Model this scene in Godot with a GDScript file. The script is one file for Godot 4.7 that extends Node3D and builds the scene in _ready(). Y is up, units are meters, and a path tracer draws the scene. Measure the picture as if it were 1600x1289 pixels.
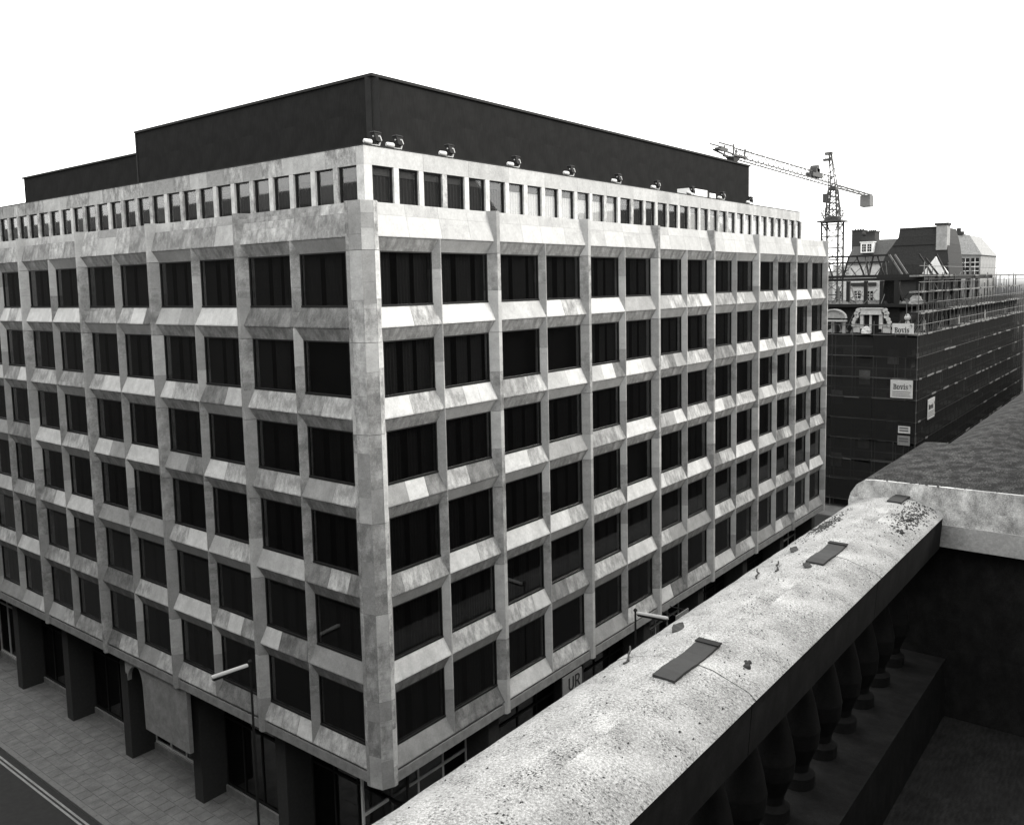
extends Node3D
# A pale stone office block on a street corner, seen from a balustrade across the street. y up, metres.

var rng := RandomNumberGenerator.new()
var used := {}
var M := {}
const LIP := [25.96, 22.79, 19.57, 16.40, 13.10, 9.86, 6.62]
const BAY := 6.6
const U0 := [3.77, 4.0]          # first slim mullion from the corner, street side and side street

# ---------------------------------------------------------------- helpers
func numbered(called: String) -> String:
	if not used.has(called):
		used[called] = 0
		return called
	used[called] += 1
	return "%s_%03d" % [called, used[called]]

func tag(o: Node, label: String, category: String, group := ""):
	o.set_meta("label", label)
	o.set_meta("category", category)
	if group != "": o.set_meta("group", group)

func thing(called: String, label: String, category: String, at := Vector3.ZERO, turn := 0.0, group := "") -> Node3D:
	var o := Node3D.new()
	o.name = numbered(called)
	add_child(o, true)
	o.position = at
	o.rotation.y = turn
	tag(o, label, category, group)
	return o

func inst(called: String, mesh: Mesh, mat: Material, parent: Node, xf := Transform3D.IDENTITY) -> MeshInstance3D:
	var o := MeshInstance3D.new()
	o.mesh = mesh
	o.material_override = mat
	if parent == self:
		o.name = numbered(called)
	else:
		o.name = called
	parent.add_child(o, true)
	o.transform = xf
	return o

func obj(called: String, st: SurfaceTool, mat: Material, parent: Node, xf := Transform3D.IDENTITY) -> MeshInstance3D:
	return inst(called, st.commit(), mat, parent, xf)

func begin() -> SurfaceTool:
	var st := SurfaceTool.new()
	st.begin(Mesh.PRIMITIVE_TRIANGLES)
	return st

func face(st: SurfaceTool, pts: Array, away: Vector3):
	# a flat convex polygon, its front turned away from the given inner point
	var c := Vector3.ZERO
	for p in pts: c += p
	c /= pts.size()
	var n := Vector3.ZERO
	for i in pts.size():
		var a: Vector3 = pts[i] - c
		var b: Vector3 = pts[(i + 1) % pts.size()] - c
		n += a.cross(b)
	n = n.normalized()
	var flip := n.dot(c - away) > 0.0
	if not flip: n = -n
	for i in range(1, pts.size() - 1):
		var tri := [pts[0], pts[i + 1], pts[i]] if flip else [pts[0], pts[i], pts[i + 1]]
		for p in tri:
			st.set_normal(n)
			st.add_vertex(p)

func hull(st: SurfaceTool, bottom: Array, top: Array):
	# a convex solid between two polygons of equal count
	var c := Vector3.ZERO
	for p in bottom: c += p
	for p in top: c += p
	c /= bottom.size() * 2.0
	face(st, bottom, c)
	face(st, top, c)
	var n := bottom.size()
	for i in n:
		face(st, [bottom[i], bottom[(i + 1) % n], top[(i + 1) % n], top[i]], c)

func box(st: SurfaceTool, a: Vector3, b: Vector3):
	hull(st, [Vector3(a.x, a.y, a.z), Vector3(b.x, a.y, a.z), Vector3(b.x, a.y, b.z), Vector3(a.x, a.y, b.z)],
		[Vector3(a.x, b.y, a.z), Vector3(b.x, b.y, a.z), Vector3(b.x, b.y, b.z), Vector3(a.x, b.y, b.z)])

func bar(st: SurfaceTool, a: Vector3, b: Vector3, w: float, h := -1.0):
	# a square bar from a to b
	if h < 0.0: h = w
	var d := (b - a).normalized()
	var side := d.cross(Vector3.UP)
	if side.length() < 0.01: side = Vector3.RIGHT
	side = side.normalized()
	var up := side.cross(d).normalized()
	var s := side * w * 0.5
	var u := up * h * 0.5
	hull(st, [a - s - u, a + s - u, a + s + u, a - s + u], [b - s - u, b + s - u, b + s + u, b - s + u])

func tube(st: SurfaceTool, a: Vector3, b: Vector3, r0: float, r1 := -1.0, n := 10):
	if r1 < 0.0: r1 = r0
	var d := (b - a).normalized()
	var s := d.cross(Vector3.UP)
	if s.length() < 0.01: s = Vector3.RIGHT
	s = s.normalized()
	var u := s.cross(d).normalized()
	var ra := []
	var rb := []
	for i in n:
		var t := TAU * i / n
		var o: Vector3 = s * cos(t) + u * sin(t)
		ra.append(a + o * r0)
		rb.append(b + o * r1)
	face(st, ra, (a + b) * 0.5)
	face(st, rb, (a + b) * 0.5)
	for i in n:
		var j := (i + 1) % n
		var t0 := TAU * i / n
		var t1 := TAU * (i + 1) / n
		var n0: Vector3 = s * cos(t0) + u * sin(t0)
		var n1: Vector3 = s * cos(t1) + u * sin(t1)
		var q := [[ra[i], n0], [rb[j], n1], [ra[j], n1], [ra[i], n0], [rb[i], n0], [rb[j], n1]]
		var g: Vector3 = (q[1][0] - q[0][0]).cross(q[2][0] - q[0][0])
		if g.dot(n0) > 0.0: q = [q[0], q[2], q[1], q[3], q[5], q[4]]
		for e in q:
			st.set_normal(e[1])
			st.add_vertex(e[0])

func lathe(st: SurfaceTool, at: Vector3, prof: Array, n := 14):
	# prof: [radius, height] from bottom to top, smooth
	for k in prof.size() - 1:
		var r0: float = prof[k][0]
		var y0: float = prof[k][1]
		var r1: float = prof[k + 1][0]
		var y1: float = prof[k + 1][1]
		var sl := Vector2(y1 - y0, -(r1 - r0)).normalized()
		for i in n:
			var t0 := TAU * i / n
			var t1 := TAU * (i + 1) / n
			var d0 := Vector3(cos(t0), 0, sin(t0))
			var d1 := Vector3(cos(t1), 0, sin(t1))
			var a := at + d0 * r0 + Vector3(0, y0, 0)
			var b := at + d1 * r0 + Vector3(0, y0, 0)
			var c := at + d1 * r1 + Vector3(0, y1, 0)
			var d := at + d0 * r1 + Vector3(0, y1, 0)
			var n0 := (d0 * sl.x + Vector3(0, sl.y, 0)).normalized()
			var n1 := (d1 * sl.x + Vector3(0, sl.y, 0)).normalized()
			for e in [[a, n0], [b, n1], [c, n1], [a, n0], [c, n1], [d, n0]]:
				st.set_normal(e[1])
				st.add_vertex(e[0])

func extrude(st: SurfaceTool, poly: PackedVector2Array, o: Vector3, ax: Vector3, ay: Vector3, depth: Vector3):
	# any simple polygon given a thickness
	var idx := Geometry2D.triangulate_polygon(poly)
	var mid := Vector3.ZERO
	for p in poly: mid += o + ax * p.x + ay * p.y
	mid = mid / poly.size() + depth * 0.5
	for k in range(0, idx.size(), 3):
		var t := []
		for j in 3:
			var p := poly[idx[k + j]]
			t.append(o + ax * p.x + ay * p.y)
		face(st, t, t[0] + depth)
		var u := []
		for p in t: u.append(p + depth)
		face(st, u, t[0])
	var ccw := not Geometry2D.is_polygon_clockwise(poly)
	for i in poly.size():
		var a := poly[i]
		var b := poly[(i + 1) % poly.size()]
		var e := b - a
		var out := Vector2(e.y, -e.x) if ccw else Vector2(-e.y, e.x)
		var pa := o + ax * a.x + ay * a.y
		var pb := o + ax * b.x + ay * b.y
		face(st, [pa, pb, pb + depth, pa + depth], (pa + pb) * 0.5 + depth * 0.5 - (ax * out.x + ay * out.y).normalized())

func fp(side: int, u: float, y: float, w: float) -> Vector3:
	# a point of a facade: u along it from the corner, w outwards from its lip line
	return Vector3(u, y, w) if side == 0 else Vector3(-w, y, -u)

func plan(st: SurfaceTool, side: int, poly: Array, y0: float, y1: float):
	var a := []
	var b := []
	for p in poly:
		a.append(fp(side, p[0], y0, p[1]))
		b.append(fp(side, p[0], y1, p[1]))
	hull(st, a, b)

func section(st: SurfaceTool, side: int, poly: Array, u0: float, u1: float):
	# poly: [y, w]
	var a := []
	var b := []
	for p in poly:
		a.append(fp(side, u0, p[0], p[1]))
		b.append(fp(side, u1, p[0], p[1]))
	hull(st, a, b)

func grey(lin: float, tint := Vector3(1, 1, 0.985)) -> Color:
	return Color(lin * tint.x, lin * tint.y, lin * tint.z).linear_to_srgb()

# ---------------------------------------------------------------- surfaces
func blotch(size: int, seed_: int, layers: Array, lo: float, hi: float, hard := 0.9) -> ImageTexture:
	# layers: [frequency x, frequency y, weight]; seamless enough at the scales used
	var total := PackedFloat32Array()
	total.resize(size * size)
	var k := 0
	var ws := 0.0
	for l in layers:
		var fn := FastNoiseLite.new()
		fn.seed = seed_ + k * 31
		fn.noise_type = FastNoiseLite.TYPE_SIMPLEX_SMOOTH
		fn.frequency = 1.0 / size
		fn.fractal_octaves = 4
		var sy: float = l[1]
		var sx: float = l[0]
		ws += l[2]
		# a torus walk keeps the edges together
		var img := fn.get_seamless_image(size, size) if false else null
		for y in size:
			var fy := float(y) / size
			for x in size:
				var fx := float(x) / size
				var v := fn.get_noise_2d(fx * sx * size, fy * sy * size)
				if fx > 0.85:
					var t := (fx - 0.85) / 0.15
					v = lerpf(v, fn.get_noise_2d((fx - 1.0) * sx * size, fy * sy * size), t)
				total[y * size + x] += v * float(l[2])
		k += 1
	var bytes := PackedByteArray()
	bytes.resize(size * size)
	for i in size * size:
		var v := clampf(0.5 + hard * total[i] / ws, 0.0, 1.0)
		bytes[i] = int(255.0 * lerpf(lo, hi, v))
	var im := Image.create_from_data(size, size, false, Image.FORMAT_L8, bytes)
	im.generate_mipmaps()
	return ImageTexture.create_from_image(im)

func speckle(size: int, seed_: int, n: int, base: ImageTexture, tone: float, rmin: float, rmax: float, stretch := 1.0) -> ImageTexture:
	# spots of lichen, soot or bird lime on a base pattern
	var im := base.get_image()
	im.clear_mipmaps()
	var r := RandomNumberGenerator.new()
	r.seed = seed_
	var dens := FastNoiseLite.new()
	dens.seed = seed_
	dens.frequency = 0.008
	for i in n:
		var cx := r.randi_range(0, size - 1)
		var cy := r.randi_range(0, size - 1)
		var keep := dens.get_noise_2d(cx, cy) * 2.6 + 0.4
		if r.randf() > keep: continue
		var rad := lerpf(rmin, rmax, pow(r.randf(), 4.0))
		var al := r.randf_range(0.25, 0.9)
		for dy in range(-int(rad) - 1, int(rad) + 2):
			for dx in range(-int(rad * stretch) - 1, int(rad * stretch) + 2):
				var dd := Vector2(dx / stretch, dy).length() + r.randf_range(-0.3, 0.3) * rad
				if dd > rad: continue
				var px := posmod(cx + dx, size)
				var py := posmod(cy + dy, size)
				var o := im.get_pixel(px, py).r
				var v := lerpf(o, tone, al)
				im.set_pixel(px, py, Color(v, v, v))
	im.generate_mipmaps()
	return ImageTexture.create_from_image(im)

func mat(col: Color, rough := 0.9, tex: Texture2D = null, metres := 1.0, spec := 0.3) -> StandardMaterial3D:
	var m := StandardMaterial3D.new()
	m.albedo_color = col
	m.roughness = rough
	m.metallic_specular = spec
	if tex:
		m.albedo_texture = tex
		m.uv1_triplanar = true
		m.uv1_world_triplanar = true
		m.uv1_scale = Vector3.ONE / metres
		m.uv1_offset = Vector3(rng.randf(), rng.randf(), rng.randf())
	return m

func make_materials():
	var stone_a := blotch(512, 11, [[5, 5, 0.9], [2, 2, 0.9], [24, 20, 0.6], [75, 75, 1.1], [190, 190, 1.0]], 0.70, 1.0, 1.4)
	var stone_b := blotch(512, 57, [[8, 5, 1.2], [3, 3, 1.2], [30, 22, 0.6], [85, 85, 1.0], [190, 190, 0.9]], 0.52, 1.0, 1.8)
	var clean := blotch(512, 29, [[6, 4, 0.8], [22, 16, 0.7], [80, 80, 1.0], [190, 190, 1.0]], 0.78, 1.0, 1.2)
	var fine := blotch(512, 91, [[120, 120, 1.0], [40, 40, 0.7], [6, 6, 0.6]], 0.7, 1.0)
	var metal := blotch(512, 133, [[60, 4, 1.0], [150, 150, 0.5], [3, 3, 0.8]], 0.75, 1.0)
	var cop := blotch(512, 171, [[60, 60, 1.0], [150, 150, 1.3], [5, 6, 0.45], [2, 2, 0.3]], 0.5, 1.0, 1.5)
	var cop_s := speckle(512, 5, 20000, cop, 0.16, 0.55, 2.1)
	var soot := blotch(512, 203, [[16, 60, 1.0], [90, 170, 1.0], [4, 7, 1.0]], 0.04, 0.9, 2.0)
	var soot_s := speckle(512, 8, 900, soot, 1.0, 0.6, 4.5, 3.0)
	var slate := blotch(512, 301, [[20, 90, 1.0], [8, 8, 0.8], [140, 140, 0.6]], 0.45, 1.0)
	# clean to grimy Portland stone, a few of each pattern
	var tones := [0.70, 0.63, 0.55, 0.46, 0.38, 0.29]
	M["stone"] = []
	for i in tones.size():
		M["stone"].append(mat(grey(tones[i]), 0.92, stone_a if i % 2 == 0 else stone_b, 2.7 + 0.3 * i))
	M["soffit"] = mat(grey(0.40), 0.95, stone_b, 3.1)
	M["fascia"] = mat(grey(0.32), 0.9, stone_a, 2.3)
	M["plant"] = mat(grey(0.024), 0.95, metal, 3.4, 0.08)
	M["plant_trim"] = mat(grey(0.03), 0.9, metal, 2.0)
	M["dark_metal"] = mat(grey(0.016), 0.8)
	M["core"] = mat(grey(0.03), 0.95)
	M["roof"] = mat(grey(0.12), 0.95, fine, 2.0)
	M["black"] = mat(grey(0.012), 0.8)
	M["frame"] = mat(grey(0.018), 0.4)
	var g := StandardMaterial3D.new()
	g.transparency = BaseMaterial3D.TRANSPARENCY_ALPHA
	g.albedo_color = Color(0.02, 0.02, 0.02, 0.5)
	g.roughness = 0.03
	g.metallic_specular = 0.5
	M["glass"] = g
	var gc := g.duplicate()
	gc.albedo_color = Color(0.05, 0.05, 0.05, 0.1)
	M["glass_clear"] = gc
	M["curtain"] = mat(grey(0.2), 0.95, fine, 0.7)
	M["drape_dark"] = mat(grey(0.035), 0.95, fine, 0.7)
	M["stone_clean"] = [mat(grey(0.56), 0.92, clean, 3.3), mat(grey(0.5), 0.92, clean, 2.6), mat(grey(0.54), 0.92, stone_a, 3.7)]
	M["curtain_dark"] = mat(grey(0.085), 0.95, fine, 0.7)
	M["sky_reflection_pale"] = mat(grey(0.8), 0.9, fine, 0.9)  # pale stand-in for sky mirrored in the penthouse panes
	M["coping"] = mat(grey(0.50), 0.95, cop_s, 0.8)
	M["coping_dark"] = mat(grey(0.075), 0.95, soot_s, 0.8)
	M["balustrade"] = mat(grey(0.016), 0.95, stone_b, 0.9)  # near-black: shade of the inner side put into the colour, besides soot
	M["pier_face"] = mat(grey(0.78), 0.95, stone_b, 0.9)
	M["lead"] = mat(grey(0.04), 0.7, fine, 0.3)
	M["mortar"] = mat(grey(0.10), 0.95)
	M["leaf"] = mat(grey(0.035), 0.8)
	M["pale_metal"] = mat(grey(0.5), 0.6)
	M["bright_metal"] = mat(grey(0.75), 0.35)
	M["white"] = mat(grey(0.8), 0.7)
	M["sign_white"] = mat(grey(0.72), 0.6, fine, 1.5)
	M["sign_grey"] = mat(grey(0.3), 0.6, fine, 1.5)
	M["ink"] = mat(grey(0.02), 0.7)
	M["asphalt"] = mat(grey(0.05), 0.95, fine, 2.5)
	M["paving"] = mat(grey(0.22), 0.95, stone_a, 3.0)
	M["sooty_brick"] = mat(grey(0.055), 0.95, fine, 1.3)
	M["brick_dark"] = mat(grey(0.03), 0.95, slate, 2.2)
	M["render_white"] = mat(grey(0.72), 0.95, fine, 2.4)
	M["render_grey"] = mat(grey(0.4), 0.95, stone_a, 2.4)
	M["slate_mid"] = mat(grey(0.19), 0.9, slate, 1.6)
	M["slate_dark"] = mat(grey(0.055), 0.85, slate, 2.2)
	M["slate_pale"] = mat(grey(0.5), 0.9, slate, 2.6)
	M["steel"] = mat(grey(0.022), 0.75, fine, 1.2)
	M["scaffold"] = mat(grey(0.11), 0.6)
	M["board"] = mat(grey(0.34), 0.9, slate, 1.4)
	M["crane"] = mat(grey(0.06), 0.6)
	M["concrete"] = mat(grey(0.24), 0.95, fine, 1.4)
	M["trim_stone"] = mat(grey(0.6), 0.95, stone_a, 1.2)
	var net := StandardMaterial3D.new()
	net.transparency = BaseMaterial3D.TRANSPARENCY_ALPHA
	net.albedo_color = Color(grey(0.02), 0.66)
	net.roughness = 1.0
	net.metallic_specular = 0.0
	net.cull_mode = BaseMaterial3D.CULL_DISABLED
	M["net"] = net
	var net2 := net.duplicate()
	net2.albedo_color = Color(grey(0.03), 0.5)
	M["net_thin"] = net2
	M["nets"] = []
	for a in [0.32, 0.5, 0.7]:
		var n3 := net.duplicate()
		n3.albedo_color = Color(grey(0.02 + 0.03 * (0.8 - a)), a)
		M.nets.append(n3)

# ---------------------------------------------------------------- the office block
func stone(lo: int, hi: int) -> Material:
	return M.stone[rng.randi_range(lo, hi)]

func window_mesh(w: float, h: float, fr: float, depth: float) -> ArrayMesh:
	var st := begin()
	box(st, Vector3(-w / 2, 0, -depth), Vector3(w / 2, fr * 1.6, 0.02))
	box(st, Vector3(-w / 2, h - fr, -depth), Vector3(w / 2, h, 0))
	box(st, Vector3(-w / 2, fr * 1.6, -depth), Vector3(-w / 2 + fr, h - fr, 0))
	box(st, Vector3(w / 2 - fr, fr * 1.6, -depth), Vector3(w / 2, h - fr, 0))
	return st.commit()

func pane_mesh(w: float, h: float) -> ArrayMesh:
	var st := begin()
	box(st, Vector3(-w / 2, 0, -0.004), Vector3(w / 2, h, 0.004))
	return st.commit()

func curtain_mesh(w: float, h: float, v: int) -> ArrayMesh:
	# hanging widths of net with shallow folds and gaps between them
	var st := begin()
	var x := -w / 2 + 0.02
	var r := RandomNumberGenerator.new()
	r.seed = 700 + v
	while x < w / 2 - 0.25:
		var cw := r.randf_range(0.45, 0.95)
		if x + cw > w / 2 - 0.1: cw = w / 2 - 0.02 - x
		var folds := int(cw / 0.075)
		for k in folds:
			var a := x + cw * k / folds
			var b := x + cw * (k + 1) / folds
			var za := 0.028 if k % 2 == 0 else -0.02
			var zb := -0.02 if k % 2 == 0 else 0.028
			face(st, [Vector3(a, 0.03, za), Vector3(b, 0.03, zb), Vector3(b, h - 0.02, zb), Vector3(a, h - 0.02, za)], Vector3((a + b) / 2, h / 2, -1.0))
		x += cw + r.randf_range(0.12, 0.34)
	return st.commit()

func side_xf(side: int, u: float, y: float, w: float) -> Transform3D:
	return Transform3D(Basis() if side == 0 else Basis(Vector3.UP, -PI / 2), fp(side, u, y, w))

func office():
	var B := thing("office_building", "pale stone office block with gridded dark windows on the street corner", "building")
	var st: SurfaceTool
	# dark inner walls, floors behind the glass and roof
	st = begin()
	box(st, Vector3(0.66, 6.1, -42.0), Vector3(46.3, 27.08, -0.66))
	obj("core_wall", st, M.core, B)
	st = begin()
	box(st, Vector3(2.4, 0.0, -42.0), Vector3(46.3, 6.1, -2.4))
	obj("ground_floor_wall", st, M.black, B)
	st = begin()
	box(st, Vector3(2.0, 27.12, -42.0), Vector3(44.0, 29.2, -2.0))
	obj("penthouse_core", st, M.core, B)
	st = begin()
	box(st, Vector3(1.75, 29.2, -42.0), Vector3(44.35, 29.30, -1.75))
	obj("roof", st, M.roof, B)
	# end wall towards the building site
	st = begin()
	box(st, Vector3(46.32, 6.1, -42.0), Vector3(46.62, 27.0, -0.45))
	obj("end_wall", st, M.stone[3], B)
	for side in 2:
		var nbay := 7 if side == 0 else 6
		var first: float = U0[side]
		var last: float = first + BAY * (nbay - 0.5)
		var corner_edge := 0.95 if side == 0 else 1.19
		# ledge above the sloping parapet
		st = begin()
		section(st, side, [[27.08, -0.25], [27.14, -0.25], [27.14, -1.6], [27.08, -1.6]], 0.6 if side == 0 else 1.61, last)
		obj("ledge", st, M.stone[4], B)
		for i in nbay:
			var mu: float = first + BAY * i
			var ma: float = corner_edge - 0.5 if i == 0 else mu - BAY * 0.5
			var mb: float = mu + BAY * 0.5
			# sloping parapet panels over each bay
			var cuts := [ma]
			var ncut := 4
			for k in range(1, ncut):
				cuts.append(ma + (mb - ma) * (k + rng.randf_range(-0.12, 0.12)) / ncut)
			cuts.append(mb)
			for k in ncut:
				var ym := 26.72 + (0.0 if side == 0 else 0.06)
				var wm: float = -0.24 * (ym - LIP[0]) / (27.15 - LIP[0])
				st = begin()
				section(st, side, [[LIP[0], 0], [LIP[0] + 0.04, 0], [ym - 0.004, wm], [ym - 0.004, -0.5], [LIP[0], -0.5]], cuts[k] + 0.005, cuts[k + 1] - 0.005)
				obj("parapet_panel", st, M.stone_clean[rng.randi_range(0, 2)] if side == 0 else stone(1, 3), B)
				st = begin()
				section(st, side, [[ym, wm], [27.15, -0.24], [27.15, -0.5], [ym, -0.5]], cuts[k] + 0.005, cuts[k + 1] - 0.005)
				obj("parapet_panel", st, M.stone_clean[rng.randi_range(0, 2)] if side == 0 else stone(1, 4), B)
			for r in 6:
				var yl: float = LIP[r]
				var yb: float = LIP[r + 1]
				var yh := yl - 0.48
				var ys := yb + 0.73
				for hb in 2:
					var a: float = ma if hb == 0 else mu
					var b: float = mu if hb == 0 else mb
					# lintel sloping back under the lip
					st = begin()
					section(st, side, [[yl - 0.006, -0.028], [yh, -0.24], [yh, -0.5], [yl - 0.006, -0.5]], a, b)
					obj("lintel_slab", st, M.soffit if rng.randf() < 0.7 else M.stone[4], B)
					# sill slabs sloping out to the next lip
					var n: int = [2, 1, 2, 3, 1, 2][rng.randi_range(0, 5)]
					var at := a
					for k in n:
						var to: float = b if k == n - 1 else a + (b - a) * (k + 1 + rng.randf_range(-0.22, 0.22)) / n
						st = begin()
						var g0 := 0.0 if k == 0 else 0.006
						var g1 := 0.0 if k == n - 1 else 0.006
						section(st, side, [[yb, 0], [yb + 0.045, 0.0], [ys, -0.24], [ys, -0.5], [yb, -0.5]], at + g0, to - g1)
						var sm: Material
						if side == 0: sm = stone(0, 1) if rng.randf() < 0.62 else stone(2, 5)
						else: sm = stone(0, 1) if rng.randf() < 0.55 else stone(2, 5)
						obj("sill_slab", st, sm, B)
						at = to
					# window between mullion and pilaster
					var wa := (corner_edge if i == 0 else ma + 0.339) if hb == 0 else mu + 0.22
					var wb := mu - 0.22 if hb == 0 else mb - 0.339
					place_window(B, side, (wa + wb) / 2, ys, wb - wa, yh - ys, r, i * 2 + hb)
				# slim mullion between the two windows, in two stones
				var split := ys + (yh - ys) * rng.randf_range(0.3, 0.7)
				for k in 2:
					st = begin()
					var y0: float = yb + 0.01 if k == 0 else split + 0.003
					var y1: float = split - 0.003 if k == 0 else yl - 0.01
					plan(st, side, [[mu - 0.022, 0.01], [mu + 0.022, 0.01], [mu + 0.225, -0.24], [mu + 0.225, -0.5], [mu - 0.225, -0.5], [mu - 0.225, -0.24]], y0, y1)
					obj("mullion_block", st, stone(2, 4), B)
				# broad pilaster, in two stones, jointed at the window head
				var top: float = LIP[r] - 0.48
				var bot: float = LIP[r + 1] - 0.48 if r < 5 else 6.09
				var psplit := bot + (top - bot) * rng.randf_range(0.35, 0.65)
				for k in 2:
					st = begin()
					pilaster(st, side, mb, bot + 0.009 if k == 0 else psplit + 0.003, psplit - 0.003 if k == 0 else top - 0.009, i == nbay - 1)
					obj("pilaster_block", st, stone(2, 4), B)
			st = begin()
			pilaster(st, side, mb, LIP[0] - 0.471, 27.17, i == nbay - 1)
			obj("pilaster_block", st, stone(2, 4), B)
			# bottom band over the shops
			st = begin()
			section(st, side, [[6.5, -0.08], [6.61, -0.08], [6.61, -0.6], [6.5, -0.6]], ma, mb)
			obj("fascia_recess", st, M.mortar, B)
			st = begin()
			section(st, side, [[6.12, -0.01], [6.5, -0.01], [6.5, -0.7], [6.12, -0.7]], ma, mb)
			obj("fascia_block", st, M.fascia, B)
			st = begin()
			var s0: float = ma + 0.36
			var s1: float = mb - 0.36
			for q in 5:
				var uu := lerpf(s0, s1, q / 4.0)
				plan(st, side, [[uu - 0.04, -2.1], [uu + 0.04, -2.1], [uu + 0.04, -2.2], [uu - 0.04, -2.2]], 0.5, 5.9)
			for yy in [0.5, 3.9, 5.9]:
				section(st, side, [[yy, -2.08], [yy + 0.09, -2.08], [yy + 0.09, -2.22], [yy, -2.22]], s0, s1)
			var sw := obj("shop_window", st, M.pale_metal if (i + side) % 3 == 0 else M.dark_metal, B)
			st = begin()
			section(st, side, [[0.5, -2.15], [5.9, -2.15], [5.9, -2.16], [0.5, -2.16]], s0, s1)
			obj("pane", st, M.glass, sw)
			st = begin()
			section(st, side, [[0.13, -2.0], [0.5, -2.0], [0.5, -2.3], [0.13, -2.3]], s0, s1)
			obj("stall_riser", st, M.fascia, sw)
			# shop pier below
			st = begin()
			plan(st, side, [[mb - 0.35, -0.8], [mb + 0.35, -0.8], [mb + 0.35, -2.38], [mb - 0.35, -2.38]], 0.0, 6.08)
			obj("shop_pier", st, M.sooty_brick, B)
	corner(B)
	penthouse(B)
	plant_room(B)
	# scalloped shop front under the side-street band
	var arch := PackedVector2Array()
	arch.append(Vector2(0, 6.08))
	arch.append(Vector2(0, 5.5))
	arch.append(Vector2(0.06, 5.36))
	arch.append(Vector2(0.14, 5.5))
	for k in 9:
		var t := PI - PI * 0.5 * k / 8.0
		arch.append(Vector2(1.15 + 0.95 * cos(t), 5.05 + 0.92 * sin(t)))
	for k in range(1, 9):
		var t := PI * 0.5 - PI * 0.5 * k / 8.0
		arch.append(Vector2(1.15 + 0.5 * cos(t), 5.05 + 0.92 * sin(t)))
	arch.append(Vector2(1.7, 3.0))
	arch.append(Vector2(5.6, 3.0))
	arch.append(Vector2(5.6, 6.08))
	st = begin()
	extrude(st, arch, Vector3(0.12, 0, -18.9), Vector3(0, 0, 1), Vector3(0, 1, 0), Vector3(0.2, 0, 0))
	obj("shopfront_arch", st, M.fascia, B)
	# shop lettering by the corner of the street front
	st = begin()
	box(st, Vector3(11.2, 5.05, -0.10), Vector3(12.75, 5.98, -0.03))
	var board := obj("shop_sign", st, M.sign_grey, B)
	var tm := text("UR", 0.85, "Droid Sans Mono")
	inst("lettering", tm, M.ink, board, Transform3D(Basis(), Vector3(12.1, 5.5, -0.02)))

func pilaster(st: SurfaceTool, side: int, u: float, y0: float, y1: float, at_end: bool):
	var hi := 0.32 if at_end else 0.339
	if at_end:
		plan(st, side, [[u - 0.1, 0.095], [u + 0.06, 0.095], [u + 0.06, -0.45], [u - hi, -0.45], [u - hi, -0.24]], y0, y1)
	else:
		plan(st, side, [[u - 0.1, 0.095], [u + 0.1, 0.095], [u + hi, -0.24], [u + hi, -0.5], [u - hi, -0.5], [u - hi, -0.24]], y0, y1)

var wcache := {}
func place_window(B: Node, side: int, u: float, y: float, w: float, h: float, row: int, k: int):
	var key := "%.2f_%.2f" % [w, h]
	if not wcache.has(key):
		var cs := []
		for v in 5: cs.append(curtain_mesh(w, h, v))
		wcache[key] = [window_mesh(w, h, 0.045, 0.09), pane_mesh(w - 0.06, h - 0.06), cs]
	var c = wcache[key]
	var o := inst("window", c[0], M.frame, B, side_xf(side, u, y, -0.24))
	inst("pane", c[1], M.glass, o, Transform3D(Basis(), Vector3(0, 0.03, -0.05)))
	if rng.randf() < 0.13: return
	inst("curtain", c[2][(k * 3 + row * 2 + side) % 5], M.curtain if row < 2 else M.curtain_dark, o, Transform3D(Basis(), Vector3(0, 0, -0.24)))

func corner(B: Node):
	# blunt prow of masonry where the two fronts meet
	var pts := [[0.57, 0.095], [0.41, 0.095]]
	var left := [Vector2(-0.095, -0.72)]
	var levels := [27.17]
	for r in 6: levels.append(LIP[r] - 0.48)
	levels.append(6.09)
	for r in levels.size() - 1:
		var top: float = levels[r] - 0.008
		var bot: float = levels[r + 1] + 0.008
		# right nose, right splay, left splay, left nose as separate stones of uneven height
		var ridge := Vector2(0.02, -0.10)
		var inner := Vector2(0.62, -0.62)
		var strips := [
			[Vector2(0.60, 0.095), Vector2(0.43, 0.095), Vector2(0.43, -0.3), inner, Vector2(0.95, -0.24)],
			[Vector2(0.427, 0.088), ridge, inner, Vector2(0.427, -0.3)],
			[ridge + Vector2(-0.003, -0.001), Vector2(-0.088, -0.62), Vector2(0.25, -0.62), inner],
			[Vector2(-0.095, -0.623), Vector2(-0.095, -0.78), Vector2(0.24, -1.19), inner, Vector2(0.25, -0.623)]]
		for s in 4:
			var cuts := [0.0, rng.randf_range(0.2, 0.45), rng.randf_range(0.55, 0.85), 1.0]
			if rng.randf() < 0.4: cuts = [0.0, rng.randf_range(0.3, 0.7), 1.0]
			for k in cuts.size() - 1:
				var y0: float = lerpf(bot, top, cuts[k]) + (0.003 if k > 0 else 0.0)
				var y1: float = lerpf(bot, top, cuts[k + 1]) - (0.003 if k < cuts.size() - 2 else 0.0)
				var st := begin()
				var a := []
				var b := []
				for p in strips[s]:
					a.append(Vector3(p.x, y0, p.y))
					b.append(Vector3(p.x, y1, p.y))
				hull(st, a, b)
				obj("corner_block", st, stone(0, 1) if s == 0 else (stone(1, 4) if r > 0 else stone(2, 4)), B)

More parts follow.
